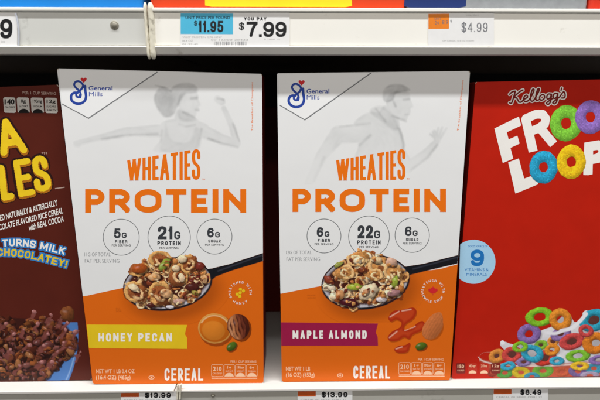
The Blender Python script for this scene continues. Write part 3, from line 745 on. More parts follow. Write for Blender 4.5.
        star([(*Zs(155, 190), 6, 4, 30, '#ecd3ae', .1), (*Zs(240, 150), 7, 3.8, -10, '#d8a878', .1), (*Zs(180, 115), 8, 5, -10, '#a8501c', .15), (*Zs(285, 215), 6, 4.5, 10, '#d9a878', .1), (*Zs(345, 150), 5, 3.5, 60, '#f0cfa8', .1),
              (*Zs(322, 112), 4.4, 3.4, 0, '#eac9a0', .1), (*Zs(335, 245), 6, 3, -8, '#caa090', .2), (*Zs(438, 160), 3.4, 4.4, 0, '#d9a878', .1), (*Zs(420, 105), 5, 4.5, 20, '#7a2e22', .15), (*Zs(388, 190), 7, 5, 0, '#50201a', .1), (*Zs(403, 210), 4.6, 2.4, 10, '#9a8a3c', .1),
              (*Zs(278, 97), 8.4, 4.4, -48, '#8f9c3c', .25), (*Zs(350, 75), 5, 4, 20, '#edd2ac', .1), (*Zs(300, 268), 5, 2.4, 0, '#dfd8de', .1), (*Zs(225, 262), 5, 2.4, 8, '#4b1c1a', .1)])
    else:
        for x, y, rx_, ry_, an_ in ((230, 75, 46, 30, -8), (320, 110, 50, 44, 20), (180, 130, 40, 30, 0), (300, 140, 34, 22, -12), (375, 130, 40, 36, 40)):
            px, py = Zs(x, y); sp.blob(px + .8, py + 1.2, rx_ / 3.7, ry_ / 3.7, an_, '#3a140c', .8, .1, .2, 2, 5, 0, .6); sp.blob(px, py, rx_ / 4, ry_ / 4, an_, '#c08448', .45, .95, .95, 1.2, int(x), 0, 1, .2); sp.ring(px, py, rx_ / 3.9, ry_ / 3.9, an_, '#e6b67c', .62, .45, .9, .7, int(x), x % 6); sp.ring(px + .6, py + .8, rx_ / 6.4, ry_ / 7, an_ + 20, '#efcf9e', .5, .4, 1.0, .8, int(x) + 3, (x + 3) % 6); sp.blob(px + .8, py + 1, rx_ / 14, ry_ / 14, an_, '#7a3a1c', .7, .3, .4, 2, 8, 0, .8, .3)
        star([(*Zs(232, 82), 5.5, 3.4, -20, '#f3dcb8', .1), (*Zs(305, 80), 6, 3.6, 10, '#f0cfa0', .1), (*Zs(365, 88), 6.5, 4.4, 20, '#d4a890', .15), (*Zs(155, 98), 5.5, 2.6, -28, '#9a9c48', .2), (*Zs(250, 120), 5, 3.4, 10, '#7a3a20', .1),
              (*Zs(220, 188), 8.4, 3.6, -6, '#a9b63c', .25), (*Zs(272, 208), 10.5, 7.6, -35, '#efd6b2', .1), (*Zs(262, 210), 4.5, 3.2, -35, '#c78f68', .0), (*Zs(380, 168), 4, 7, 15, '#9aa83a', .2), (*Zs(125, 190), 5, 3.4, 30, '#f1dcc0', .1), (*Zs(115, 160), 6, 4, 40, '#8a3c28', .1),
              (*Zs(195, 250), 10, 4.5, 8, '#4c1520', .2), (*Zs(375, 212), 7, 3.4, -10, '#a87a7a', .2), (*Zs(325, 238), 6, 3, 0, '#dcd0d0', .1), (*Zs(160, 220), 5, 4.4, 0, '#c98e5c', .1)])
    sp.warp = 1.2; grain(70, 1.2, 2.6, .9, 300, .5)
    lum_ = .86 + .3 * fbm(X, Yy, 1.1, 66, 2); food = sst(.5, -.5, ell(X, Yy, cx, cy - 3, rx, ry + 3, an)); sp.rgb *= (1 + (lum_ - 1) * food)[..., None]
    sp.rgb = np.clip(sp.rgb, 0, .95)
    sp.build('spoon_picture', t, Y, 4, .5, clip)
    # flavour banner
    if pec:
        ban = [(86.6, 324.6), (187.2, 325), (185.6, 330.8), (185, 334.5), (187, 337.5), (187.2, 349), (89.0, 348.2)]; bm_ = M['yellow']; tx = ('HONEY PECAN', 98.5, 173.5, 333.2, 341.6)
    else:
        ban = [(280.9, 322.4), (378, 323.6), (376.4, 329.5), (375.8, 333), (377.6, 336.6), (378, 345.8), (281.4, 345.8)]; bm_ = M['magenta']; tx = ('MAPLE ALMOND', 292.6, 368.4, 330.6, 338.6)
    i_ = Ink(); i_.add(ban[:2] + [ban[2], ban[3], ban[4], ban[5], ban[6]]); bn = i_.build('flavour_banner', bm_, t, Y, 5)
    word(Ink(), tx[0], tx[1], tx[2], lambda x: tx[3], lambda x: tx[4], .9, 2.1, {'M': 1.3, 'N': 1.05, 'O': 1.0, ' ': .35, 'H': 1.05, 'E': .85, 'L': .85}, ru=.45, cell=.25).build('flavour_lettering', M['whiteink'], bn, Y, 6)
    # sweetener seal
    if pec: sx, sy = 240.2, 292.8
    else: sx, sy = 433, 291.2
    se = Ink().arc('SWEETENED WITH', sx, sy, 10.6, 3.3, -205, 5, .01).arc('HONEY' if pec else 'MAPLE SYRUP', sx, sy, 10.6, 3.3, 125 if pec else 148, 55 if pec else 32, .01, True).build('sweetener_seal', M['whiteink'], t, Y, 5)
    if pec:
        he = Ink()
        for hx, hy in ((0, 0), (3.2, -1.8), (-3, 1.4), (.2, -3.5), (-.4, 3.5), (3.4, 1.9), (-3.0, -2.0)):
            if (hx, hy) in ((-3.0, -2.0), (3.4, 1.9)): continue
            he.add([(sx + hx + 1.75 * math.cos(math.radians(60 * k + 10)), sy + hy + 1.75 * math.sin(math.radians(60 * k + 10))) for k in range(6)])
        he.build('honeycomb_emblem', M['yellow'], se, Y, 6)
    else:
        L_ = [(0, -10), (1.8, -6.6), (4.2, -7.8), (3.4, -3.6), (6.4, -6), (7, -4.4), (9.6, -4.8), (8.6, -2.2), (10, -1.4), (5, 2.6), (5.6, 4.4), (.6, 3.8), (.5, 8), (-.5, 8), (-.6, 3.8), (-5.6, 4.4), (-5, 2.6), (-10, -1.4), (-8.6, -2.2), (-9.6, -4.8), (-7, -4.4), (-6.4, -6), (-3.4, -3.6), (-4.2, -7.8), (-1.8, -6.6)]
        Ink().fill(lambda X, Y: poly(X, Y, [(sx + a * .5, sy + b * .5) for a, b in L_]), sx - 7, sy - 7, sx + 7, sy + 7, .25).build('maple_leaf_emblem', M['redink'], se, Y, 6)
    # ingredients
    if pec:
        hp = Pic(196, 311, 233, 347, .25, '#df680f'); 
        hp.blob(216.5, 330.5, 18, 16.5, 0, '#a8480a', .9, .1, .1, 3, 1, 0, 1, .01)
        hp.blob(214.6, 328.4, 17.3, 15.6, 8, '#d99a4a', .85, .25, .1, 6, 2, 0, 1, .01)
        hp.blob(214.8, 328.6, 15.8, 14.1, 8, '#cf6a10', .75, .4, .15, 6, 3, 0, 1, .01)
        hp.blob(213.5, 330.5, 12, 10, 8, '#dd8428', .8, .3, .12, 7, 3, 0, .8, .02)
        hp.field(lambda X, Y: np.maximum(np.abs(ell(X, Y, 214.8, 328.6, 14.6, 12.9, 8)) - .5, Y - 323), '#f6d9a0', .75, .6)
        hp.build('honey_picture', t, Y, 5)
        pp = Pic(222, 308, 256, 345, .25, '#df680f')
        pp.blob(240.5, 328.5, 11.5, 14, -12, '#8a3a04', .9, .1, .1, 3, 4, 0, 1, .03)
        pp.blob(238.4, 326.6, 11.6, 13.4, -12, '#5e2413', .45, .8, .5, 2, 5, .1, 1, .06)
        pe = lambda X, Y: ell(X, Y, 238.4, 326.6, 10.4, 12.6, -12)
        for k_, (m_, w2, cl) in enumerate(((-.86, 1.7, '#c98a60'), (-.52, 1.6, '#c07c50'), (-.16, 1.6, '#a8623a'), (.2, 1.5, '#84422a'), (.54, 1.4, '#6c301e'))):
            pts_ = []
            for j_ in range(17):
                v_ = -1 + j_ / 8; u_ = m_ * math.sqrt(max(0, 1 - v_ * v_ * .86)) + .05 * math.sin(v_ * 6 + k_ * 1.7)
                cc_, ss_ = math.cos(math.radians(-12)), math.sin(math.radians(-12)); pts_.append((238.4 + u_ * 10.4 * cc_ - v_ * 12.8 * ss_, 326.6 + u_ * 10.4 * ss_ + v_ * 12.8 * cc_))
            pp.field(lambda X, Y: np.maximum(pline(X, Y, pts_, w2 * .8), pe(X, Y)), cl, .9, .9, tone=.6 + .8 * fbm(pp.X, pp.Y, 2, k_))
            pp.field(lambda X, Y: np.maximum(pline(X, Y, [(p[0] + 1.75, p[1]) for p in pts_], .3), pe(X, Y)), '#2d0d08', .85, .6)
        pp.build('pecan_picture', t, Y, 6)
        gp = Pic(223, 338, 240, 356, .25, '#df680f'); sdx, sdy, sa_ = 231.6, 346.4, -38
    else:
        syp = Pic(383, 304, 428, 357, .25, '#df680f')
        pa = spline([(388, 318), (393, 311), (403, 309.5), (413, 307.4), (416.5, 311), (414, 318), (406, 324), (404, 329), (411, 329), (417, 323), (423, 321), (425.5, 326), (421, 331), (413, 334.5), (409, 339), (404, 337), (398, 340.5), (390, 341), (387.6, 337), (392, 331.5), (400, 327), (401, 322), (396, 319.5), (391, 321.5)], 5, True)
        pb_ = spline([(394, 350), (398, 346), (405, 345), (410, 342.5), (409.6, 347), (407, 352), (399, 353)], 5, True)
        for o_, cc, op_ in ((1.2, '#a84006', .8), (0, '#ad2c0a', 1)):
            syp.field(lambda X, Y: np.minimum(poly(X - o_ * .6, Y - o_, pa), poly(X - o_ * .6, Y - o_, pb_)), cc, op_, .5)
        syp.field(lambda X, Y: np.minimum(poly(X, Y, pa), poly(X, Y, pb_)) + 2.2, '#c8451a', .8, 1.4)
        for l in (((390, 317), (399, 311.5)), ((402, 311), (411, 309.4)), ((389.5, 337.5), (397, 331.5)), ((405, 330.5), (415, 326.5)), ((396, 349), (402, 347))):
            syp.field(lambda X, Y: seg(X, Y, l[0], l[1], .5), '#f6c0a8', .85, .7)
        syp.build('syrup_picture', t, Y, 5)
        al_ = Pic(416, 308, 448, 344, .25, '#df680f')
        al_.field(lambda X, Y: ell(X, Y, 433.5, 329, 10, 12.6, 30), '#a04605', .8, 2)
        ap = spline([(441, 312.5), (443.2, 320), (442, 329), (436, 337.5), (428, 339.6), (422.6, 335.5), (422.4, 328), (427, 320), (434, 313.5)], 6, True)
        tone = .55 + .65 * np.clip(.75 - ((al_.X - 430) * .035 + (al_.Y - 324) * .03), 0, 1.1)
        st_ = 1 + .07 * np.sin((al_.X * .86 + al_.Y * .5) * 2.4 + fbm(al_.X, al_.Y, 5, 3) * 5)
        al_.field(lambda X, Y: poly(X, Y, ap), '#c9713c', 1, .5, tone=tone * st_ * (.85 + .3 * fbm(al_.X, al_.Y, 1.5, 8)))
        al_.build('almond_picture', t, Y, 6)
        gp = Pic(411, 338, 432, 357, .25, '#df680f'); sdx, sdy, sa_ = 421, 346.2, -18
    gp.blob(sdx + 1, sdy + 1.2, 6.6, 4.4, sa_, '#8f3c05', .9, .1, .1, 3, 4, 0, 1, .03)
    gp.blob(sdx, sdy, 6.4, 4.3, sa_, '#4f6a1a', .45, .8, .35, 2, 5, .2, 1, .05)
    gp.build('seed_picture', t, Y, 7)
    # bottom line of print
    if pec:
        Ink().text('NET WT 1 LB 0.4 OZ', (96, 369.2, 134.5, 373.4), .015).text('(16.4 OZ) (465g)', (96, 375.2, 130.5, 380.6), .015).build('weight_lettering', M['paleorange'], t, Y, 1)
        word(Ink(), 'CEREAL', 164.6, 203.2, lambda x: 368.4, lambda x: 380.6, .95, 1.7, {}, ru=.5, cell=.25).build('cereal_lettering', M['whiteink'], t, Y, 1)
        ux, uy = 151.5, 377.5; nx0, ny0, nx1, ny1 = 211.5, 362.5, 257.2, 379.2
        Ink().text('ENLARGED TO', (116, 308, 127.5, 309.6)).text('SHOW DETAIL', (116, 310.6, 127.5, 312.2)).build('small_lettering', M['darkorange'], t, Y, 1)
    else:
        Ink().text('NET WT 1 LB', (286, 366.8, 310, 371.0), .015).text('(16 OZ) (453g)', (286, 372.8, 314.5, 378.2), .015).build('weight_lettering', M['paleorange'], t, Y, 1)
        word(Ink(), 'CEREAL', 353.4, 390, lambda x: 366, lambda x: 378.6, .95, 1.6, {}, ru=.5, cell=.25).build('cereal_lettering', M['whiteink'], t, Y, 1)
        ux, uy = 340.2, 375.4; nx0, ny0, nx1, ny1 = 398.8, 360.4, 444.6, 377.2
        Ink().text('ENLARGED TO', (307.5, 294.6, 319, 296.2)).text('SHOW DETAIL', (307.5, 297.2, 319, 298.8)).build('small_lettering', M['darkorange'], t, Y, 1)
    Ink().fill(lambda X, Y: np.minimum(np.abs(np.hypot((X - ux) / 1.5, Y - uy) - 1.7) - .25, ell(X, Y, ux, uy, .9, .9)), ux - 4, uy - 3, ux + 4, uy + 3, .2).build('kosher_mark', M['paleorange'], t, Y, 1)
    g = Ink(); W_ = nx1 - nx0
    g.text('PER 1 CUP SERVING', (nx0 + W_ * .42, ny0 - 2, nx1 - 1, ny0 + .2), .01)
    cols = [(nx0, nx0 + W_ * .255), (nx0 + W_ * .275, nx0 + W_ * .5), (nx0 + W_ * .52, nx0 + W_ * .745), (nx0 + W_ * .765, nx1)]
    for i, (a, b) in enumerate(cols):
        ya, yb = ny0 + 2.2, ny1 - 2.6
        g.fill(lambda X, Y: np.abs(inset_poly(rq(a, ya, b, yb), 1.2)(X, Y)) - .2, a - 1, ya - 1, b + 1, yb + 1, .25)
        if i == 0: g.text('210' if pec else '210', (a + 1.6, ya + 2, b - 1.6, ya + 6.4), .03).text('CALORIES', (a + 1.2, ya + 8, b - 1.2, ya + 9.6), .01)
        else:
            g.text(['1g', '190mg', '6g'][i - 1], (a + (3 if i != 2 else 1.6), ya + 1.4, b - (3 if i != 2 else 1.6), ya + 5), .02)
            g.text(['SAT FAT', 'SODIUM', 'SUGARS'][i - 1], (a + 1.5, ya + 5.8, b - 1.5, ya + 7.4), .01)
            g.fill(lambda X, Y: np.maximum(ell(X, Y, (a + b) / 2, yb, (b - a) / 2 - .8, 3.6), Y - yb + .3), a, ya, b, yb, .25)
    g.fill(lambda X, Y: bar(X, Y, (nx0, ny1 - .9), (nx1, ny1 - .9), .45, 0), nx0 - 1, ny1 - 3, nx1 + 1, ny1 + 1, .3)
    g.build('nutrition_label', M['paleorange'], t, Y, 1)
    return t

PEC = ((57.2, 68.4), (262.0, 73.8), (263.6, 383.4), (92.6, 384.0))
MAP = ((277.0, 73.2), (469.9, 71.0), (450.2, 380.2), (281.8, 382.0))
protein_box(PEC, 'white and orange cereal box with a yellow banner reading honey pecan', '5', '21', 'pecan')
protein_box(MAP, 'white and orange cereal box with a magenta banner reading maple almond', '6', '22', 'maple')

# ------------------------------------------------------------------ the brown box at the left
CHO = ((-128, 92), (58.4, 84.6), (92.0, 379.6), (-92, 385.5))
t, Y = carton('cereal_box', CHO, 'dark brown chocolate rice cereal box with chunky yellow lettering, cut off at the left', 'cereal box', None, M['choco'], Ymid=Yfloor(60, 381))
ch = inset_poly(CHO, 1.2)
Ink().fill(lambda X, Y_: ch(X, Y_), -130, 83, 94, 387, .7).build('front_panel', M['choco'], t, Y, 0)
Ink().text('PER 1 CUP SERVING', ((22.5, 91.0), (55.8, 92.0), (56.2, 94.8), (22.8, 94.2)), .01).build('serving_lettering', M['palebrown'], t, Y, 1)
for i, (a, b) in enumerate(((3.2, 15.2), (16.8, 29.0), (30.8, 43.2), (44.6, 57.0))):
    ys_ = .4 * i / 3; ya, yb = 97.2 + ys_, 112.6 + ys_
    f_ = lambda X, Y_: inset_poly(((a, ya), (b, ya + .2), (b + .8, yb + .2), (a + .8, yb)), 1.8)(X, Y_)
    lb = Ink().fill(f_, a - 1, ya - 1, b + 2, yb + 2, .25).build('nutrition_label', M['labelgrey'], t, Y, 1)
    k = Ink()
    if i == 0: k.text('140', (a + 1.2, ya + 1.8, b - .6, ya + 7.4), .05).text('CALORIES', (a + 1.4, ya + 9, b - .4, ya + 10.8), .02)
    else:
        n = ['0g', '190mg', '12g'][i - 1]; m_ = 3.8 if i == 1 else 2
        k.text(n, (a + m_, ya + 1.8, b - m_ + .6, ya + 6.6), .03); k.text(['SAT FAT', 'SODIUM', 'SUGARS'][i - 1], (a + 2, ya + 8, b - 1.2, ya + 9.8), .02)
        if i < 3: k.fill(lambda X, Y_: np.maximum(ell(X, Y_, (a + b) / 2 + .8, yb + .3, 5.2, 4.4), Y_ - yb - .3), a - 1, ya, b + 2, yb + 1, .25)
        else: k.text('24% DV', (a + 2.4, ya + 11.4, b - .6, ya + 13.4), .02)
    k.build('label_print', M['blackink'], lb, Y, 2)
# chunky display letters
def chunky(rows, nm):
    d, am, ye = Ink(), Ink(), Ink()
    for ch_, q, w in rows:
        d.glyph(ch_, q, w, 2.0, .42, .35, True, .22)
        q2 = tuple((x + .5, y + 1.1) for x, y in q)
        am.glyph(ch_, q2, w, .1, .42, .35, True, .22); ye.glyph(ch_, tuple((x - .1, y - .5) for x, y in q), w, -.5, .42, .3, True, .22)
    a = d.build(nm, M['pebdark'], t, Y, 1); am.build('letter_side', M['pebamber'], a, Y, 2); ye.build('letter_face', M['pebyellow'], a, Y, 3)
chunky([('A', ((-6, 120), (15, 117), (30, 153.5), (0, 157.5)), 4.0), ('O', ((-38, 126), (-8, 121), (-2, 158), (-32, 163)), 4.4), ('C', ((-66, 131), (-42, 127), (-36, 164), (-60, 168)), 4.4), ('O', ((-96, 136), (-70, 132), (-64, 169), (-90, 173)), 4.4), ('C', ((-124, 141), (-100, 137), (-94, 174), (-118, 178)), 4.4)], 'cocoa_lettering')
chunky([('S', ((31.5, 156.5), (45.5, 154.5), (54, 190.2), (34, 194.2)), 3.5), ('E', ((12.2, 160.4), (30.4, 157.4), (36.4, 195.2), (18.2, 198.6)), 3.5), ('L', ((-3, 165.4), (9, 163), (15.8, 199.2), (1, 203)), 3.8),
        ('B', ((-30, 168), (-8, 164), (-2, 204), (-24, 208)), 4.0), ('B', ((-56, 172), (-34, 168), (-28, 208), (-50, 212)), 4.0), ('E', ((-80, 176), (-60, 173), (-54, 212), (-74, 216)), 4.0), ('P', ((-106, 180), (-84, 176), (-78, 216), (-100, 220)), 4.0)], 'pebbles_lettering')
Ink().text('TM', ((41.4, 152.6), (46.6, 152), (46.8, 154.2), (41.6, 154.8))).build('trademark_lettering', M['palebrown'], t, Y, 1)
Ink().fill(lambda X, Y_: bar(X, Y_, (55, 188.6), (64.6, 187.2), .5, 0), 54, 185, 66, 190, .3).build('dash_mark', M['palebrown'], t, Y, 1)
sl = lambda x0, y0, x1, y1, h: ((x0, y0), (x1, y1), (x1 + .6, y1 + h), (x0 + .6, y0 + h))
Ink().text('SWEETENED NATURALLY & ARTIFICIALLY', sl(-18, 219.8, 57.0, 199.6, 6.0), .02).text('CHOCOLATE FLAVORED RICE CEREAL', sl(-11, 227.2, 62.6, 207.4, 6.0), .02).text('with REAL COCOA', sl(28.4, 224.6, 63.4, 215.4, 6.2), .02).build('description_lettering', M['whiteink'], t, Y, 1)
def outlined(name, s, pts, h, mat_f, grow, bold, layer):
    """letters along a curve with a coloured outline under them"""
    under, over = Ink(), Ink(); n = len(s)
    L = [0]
    for a, b in zip(pts, pts[1:]): L.append(L[-1] + math.hypot(b[0] - a[0], b[1] - a[1]))
    adv = [.35 if c in " '!I" else (.95 if c in 'MW' else .72) for c in s]; tot = sum(adv); acc = 0
    for c, ad in zip(s, adv):
        d = (acc + ad / 2) / tot * L[-1]; acc += ad
        if c == ' ': continue
        i = max(k for k in range(len(L) - 1) if L[k] <= d + 1e-9); f = (d - L[i]) / (L[i + 1] - L[i])
        x = pts[i][0] + f * (pts[i + 1][0] - pts[i][0]); y = pts[i][1] + f * (pts[i + 1][1] - pts[i][1]); an = math.atan2(pts[i + 1][1] - pts[i][1], pts[i + 1][0] - pts[i][0])
        w = ad / tot * L[-1] * .84
        for ink, gr in ((under, grow), (over, 0)):
            hw, hh = w / 2, h / 2
            q = []
            for ux, uy in ((-hw, -hh), (hw, -hh), (hw, hh), (-hw, hh)): q.append((x + ux * math.cos(an) - uy * math.sin(an), y + ux * math.sin(an) + uy * math.cos(an)))
            ink.glyph(c, tuple(q), .78, gr, .5, .2)
    a = under.build(name, M['skyblue'], t, Y, layer); over.build('letter_face', mat_f, a, Y, layer + 1)
outlined('turns_milk_lettering', 'TURNS MILK', spline([(1.5, 243.2), (20, 242.6), (40, 245.5), (65.5, 251.5)], 5), 7.4, M['whiteink'], 1.3, .05, 1)
outlined('chocolatey_lettering', 'CHOCOLATEY!', spline([(-3.5, 252.4), (12, 252.6), (38, 256.6), (68, 264.6)], 5), 7.4, M['yellow'], 1.3, .05, 3)
# pile of chocolate cereal in a blue bowl, printed
cp = Pic(-90, 306, 84, 380.5, .32, '#561f14')
cp.field(lambda X, Y_: np.maximum(ell(X, Y_, 6, 336, 72.5, 90, 0), 322 - Y_), '#4a76b4', 1, .8, tone=.55 + .55 * sst(-40, 85, cp.X) * (1 - .5 * sst(76, 84, cp.X)) + .1 * fbm(cp.X, cp.Y, 6, 4))
cp.field(lambda X, Y_: np.maximum(np.abs(ell(X, Y_, 6, 336, 70, 86, 0)) - .5, 342 - Y_), '#b8d2f2', .5, .8)
rnd = random.Random(3); it = []; cp.warp = 1.3
cp.field(lambda X, Y_: poly(X, Y_, spline([(-80, 330), (-30, 318), (20, 318), (60, 322), (72, 338), (62, 356), (44, 372), (36, 384), (-80, 384)], 4, True)), '#3b1710', 1, 1.5)
for i in range(640):
    x = rnd.uniform(-84, 74); top = 319 - 3.5 * math.cos(x * .16) + (0 if x < 56 else (x - 56) * 1.2)
    bot = 380 if x < 42 else 380 - (x - 42) * .95
    y = top + (bot - top) * rnd.random() if bot > top else top
    it.append((y + rnd.uniform(-5, 5), x, y))
it.sort(); pal = ['#5e2c15', '#74401e', '#4c1e10', '#8a4c24', '#643322', '#7c4a44', '#3e160e', '#94603a', '#6c3a36']
for n_, (o_, x, y) in enumerate(it):
    s_ = rnd.uniform(2.4, 5.4); an_ = rnd.uniform(-80, 80)
    cp.blob(x + .6, y + 1.2, s_ * 1.1, s_ * .8, an_, '#230a06', .8, .2, .3, 2, n_, 0, .8)
    cp.blob(x, y, s_, s_ * rnd.uniform(.35, .8), an_, rnd.choice(pal), .34, 1.05, .7, 1.4, n_ + 9, .2 if rnd.random() < .4 else 0, 1, .3)
    if rnd.random() < .3: cp.ring(x, y, s_ * 1.2, s_ * .9, an_, rnd.choice(pal[:5]), .55, .4, 1.1, .6, n_, rnd.uniform(0, 6.28))
for n_, (x, y) in enumerate([(34, 312), (51, 315), (66, 330), (76, 331.5), (68, 322), (62, 318), (80, 352.5), (44, 345), (58, 352), (24, 330), (30, 345), (10, 350), (6, 324), (14, 334), (52, 362), (38, 324), (64, 342), (48, 334), (20, 366), (42, 362)]):   # milk-chocolate splashes
    if not (x < 78): s_ = 2
    else: s_ = rnd.uniform(2.2, 3.6)
    ang = rnd.uniform(-70, 70); q_ = (x - 6 * math.cos(math.radians(ang)), y + 6 + rnd.uniform(-2, 3))
    cp.field(lambda X, Y_: taper(X + 7 * (fbm(X, Y_, 4, n_) - .5), Y_ + 6 * (fbm(X, Y_, 4, n_ + 9) - .5), (x, y), q_, s_ * .6, 2.1), '#7a423c', .95, .9, tone=.7 + .7 * fbm(cp.X, cp.Y, 3, n_))
    cp.blob(x, y, s_ * .75, s_ * .7, 0, '#a56a66', .5, .8, .3, 2, n_, .25)
cp.blob(67.5, 314, 8.2, 8.2, 0, '#7a4422', .4, .9, .8, 2, 77, .1, 1, .25)
cp.build('chocolate_cereal_picture', t, Y, 1, .5, inset_poly(CHO, 1.2))

# ------------------------------------------------------------------ the red box at the right
RED = ((475.4, 82.0), (652, 78.4), (628, 375.5), (451.6, 379.2))
t, Y = carton('cereal_box', RED, 'bright red ring cereal box with white lettering and coloured rings, cut off at the right', 'cereal box', None, M['sidered'], Ymid=Yfloor(520, 378))
ch = inset_poly(RED, 1.2)
Ink().fill(lambda X, Y_: ch(X, Y_), 449, 77, 654, 381, .7).build('front_panel', M['red'], t, Y, 0)
# cursive maker name
def cur(u, v): 
    x = 509.6 + u * 6.35; return (x, 104.2 - v * 4.3 - (x - 509) * .095 + .0)
KS = [[(.9, 2.9), (.65, 1.6), (.3, .2), (0, .3)], [(0, 2.3), (.4, 2.8), (.9, 2.9)], [(2.1, 3.0), (1.5, 2.6), (.7, 1.5), (1.1, 1.3), (1.5, .3), (1.9, .3), (2.2, .8)],
      [(2.2, .8), (2.8, 1.2), (2.7, 1.7), (2.35, 1.5), (2.2, .7), (2.5, .25), (3.0, .5), (3.6, 1.8), (3.85, 2.8), (3.6, 2.9), (3.3, 1.5), (3.4, .3), (3.8, .4), (4.4, 1.8), (4.7, 2.8), (4.45, 2.9), (4.15, 1.5), (4.2, .3), (4.6, .4)],
      [(5.1, 1.5), (4.75, 1.1), (4.8, .4), (5.15, .25), (5.5, .7), (5.4, 1.4), (5.1, 1.5)], [(6.5, 1.4), (6.1, 1.5), (5.85, .9), (6.0, .35), (6.4, .6), (6.6, 1.4), (6.45, -.3), (6.1, -.9), (5.8, -.6), (6.2, -.1), (6.9, .5)],
      [(7.5, 1.4), (7.1, 1.5), (6.85, .9), (7.0, .35), (7.4, .6), (7.6, 1.4), (7.45, -.3), (7.1, -.9), (6.8, -.6), (7.2, -.1), (7.9, .6)], [(8.2, 2.6), (8.1, 2.1)], [(7.9, .6), (8.5, 1.7), (8.75, .9), (8.6, .3), (8.2, .3)]]
KP = [spline([cur(*p) for p in s], 4) for s in KS]
def kf(w): return lambda X, Y_: np.minimum.reduce([pline(X, Y_, p, w) for p in KP])
a = Ink().fill(kf(1.75), 505, 80, 572, 112, .28).build('script_lettering', M['whiteink'], t, Y, 1)
Ink().fill(kf(.75), 505, 80, 572, 112, .28).build('script_face', M['darkred'], a, Y, 2)
# big white letters and ring letters
def rot_q(cx, cy, w, h, ang):
    c, s = math.cos(math.radians(ang)), math.sin(math.radians(ang)); return tuple((cx + a * c - b * s, cy + a * s + b * c) for a, b in ((-w / 2, -h / 2), (w / 2, -h / 2), (w / 2, h / 2), (-w / 2, h / 2)))
f1 = Ink(); f1.fill(lambda X, Y_: poly(X, Y_, [(494.4, 128.4), (518.8, 116.6), (521.2, 125.4), (506.8, 132.2), (508.6, 139.4), (517.4, 135.6), (519.6, 143.6), (510.4, 147.8), (513.2, 158.6), (502.8, 163)]), 492, 114, 524, 165, .3)
f1.fill(lambda X, Y_: np.minimum(np.minimum(bar(X, Y_, (525.4, 117.6), (533.2, 151.6), 4.5, 0), pline(X, Y_, [(526, 118.6), (536, 114.2), (542.5, 114.2), (545.8, 118.5), (544.6, 124), (539, 128), (530, 131.6)], 4.3)), bar(X, Y_, (538.5, 126), (553.6, 144.2), 4.5, 0)), 518, 106, 562, 156, .3)
f1.build('froot_lettering', M['whiteink'], t, Y, 1)
f2 = Ink(); f2.glyph('L', ((508.4, 162), (521.5, 157.6), (536.5, 183), (515, 193.6)), 4.6, 0, .5, .3)
# L is redrawn as a clean shape: stem and foot
f2.v, f2.f, f2.d = [], [], []
f2.fill(lambda X, Y_: poly(X, Y_, [(508.2, 162.4), (518.8, 158.4), (524.2, 178.6), (536.2, 174.4), (538.2, 184.2), (515.4, 193.6)]), 505, 155, 541, 196, .3)
f2.glyph('P', ((584.4, 142.6), (607, 139.0), (609, 171), (583.0, 176.2)), 4.6, 0, .5, .3)
f2.glyph('S', ((610.5, 138), (630, 136), (632, 168), (612, 171)), 4.6, 0, .5, .3)
f2.build('loops_lettering', M['whiteink'], t, Y, 1)
for cx, cy, rx, ry, an, col, sd in ((590.5, 117, 15.6, 17.4, 10, '#8d6cb8', 2), (566.2, 123.2, 16.6, 18.8, 10, '#7cc23c', 1), (543.6, 167.2, 14.6, 17.0, 8, '#2b9fc6', 3), (571.2, 161.8, 15.0, 17.8, 8, '#eec21c', 4)):
    pc = Pic(cx - 19, cy - 21, cx + 19, cy + 21, .25, '#bc1e09'); pc.warp = .35; pc.ring(cx, cy, rx, ry, an, col, .27, .58, .62, .6, sd)
    nz = fbm(pc.X, pc.Y, 1.4, sd + 30, 2); pc.rgb *= (1 + .35 * sst(.6, .8, nz))[..., None]; pc.rgb = np.clip(pc.rgb, 0, .95)
    pc.build('ring_letter_picture', t, Y, 2 + sd * .9, .5, inset_poly(RED, 1.2))
# round pale badge with the 9
bd = Ink().fill(lambda X, Y_: np.maximum(ell(X, Y_, 473.6, 261.8, 21.8, 22), (458.6 + (300 - Y_) * .03) - X), 455, 238, 497, 286, .3).build('vitamin_badge', M['paleblue'], t, Y, 1)
wl(Ink(), '9', 470.6, 249.6, 484.0, 266.2, 1.75, 1).text('GOOD SOURCE OF', (468, 245.2, 487.6, 247.2), .01).text('VITAMINS &', (464.6, 268.4, 488.6, 271.2), .0).text('MINERALS', (466.4, 273.0, 486.8, 275.8), .0).build('badge_lettering', M['midblue'], bd, Y, 2)
# bowl of rings with milk
rp = Pic(474, 296, 640, 379, .3, '#bc1e09')
X, Yy = rp.X, rp.Y
milk = spline([(500, 345), (504, 341.5), (512, 344), (522, 343.5), (532, 336), (542, 330), (552, 326), (560, 318), (568, 312), (575, 322), (582, 316), (585, 311), (590, 313), (588, 320), (592, 326), (604, 328), (640, 318), (640, 362), (600, 364), (560, 366), (528, 366), (512, 361), (506, 352)], 5, True)
rp.field(lambda X, Y_: poly(X, Y_, milk), '#e4e2e6', 1, .7, tone=.72 + .4 * fbm(X, Yy, 7, 3))
rp.field(lambda X, Y_: ell(X, Y_, 502.5, 342.5, 2.4, 2.2), '#efeef2', 1, .5); rp.field(lambda X, Y_: ell(X, Y_, 586.4, 314.5, 4, 4.2), '#f2f1f4', 1, .5)
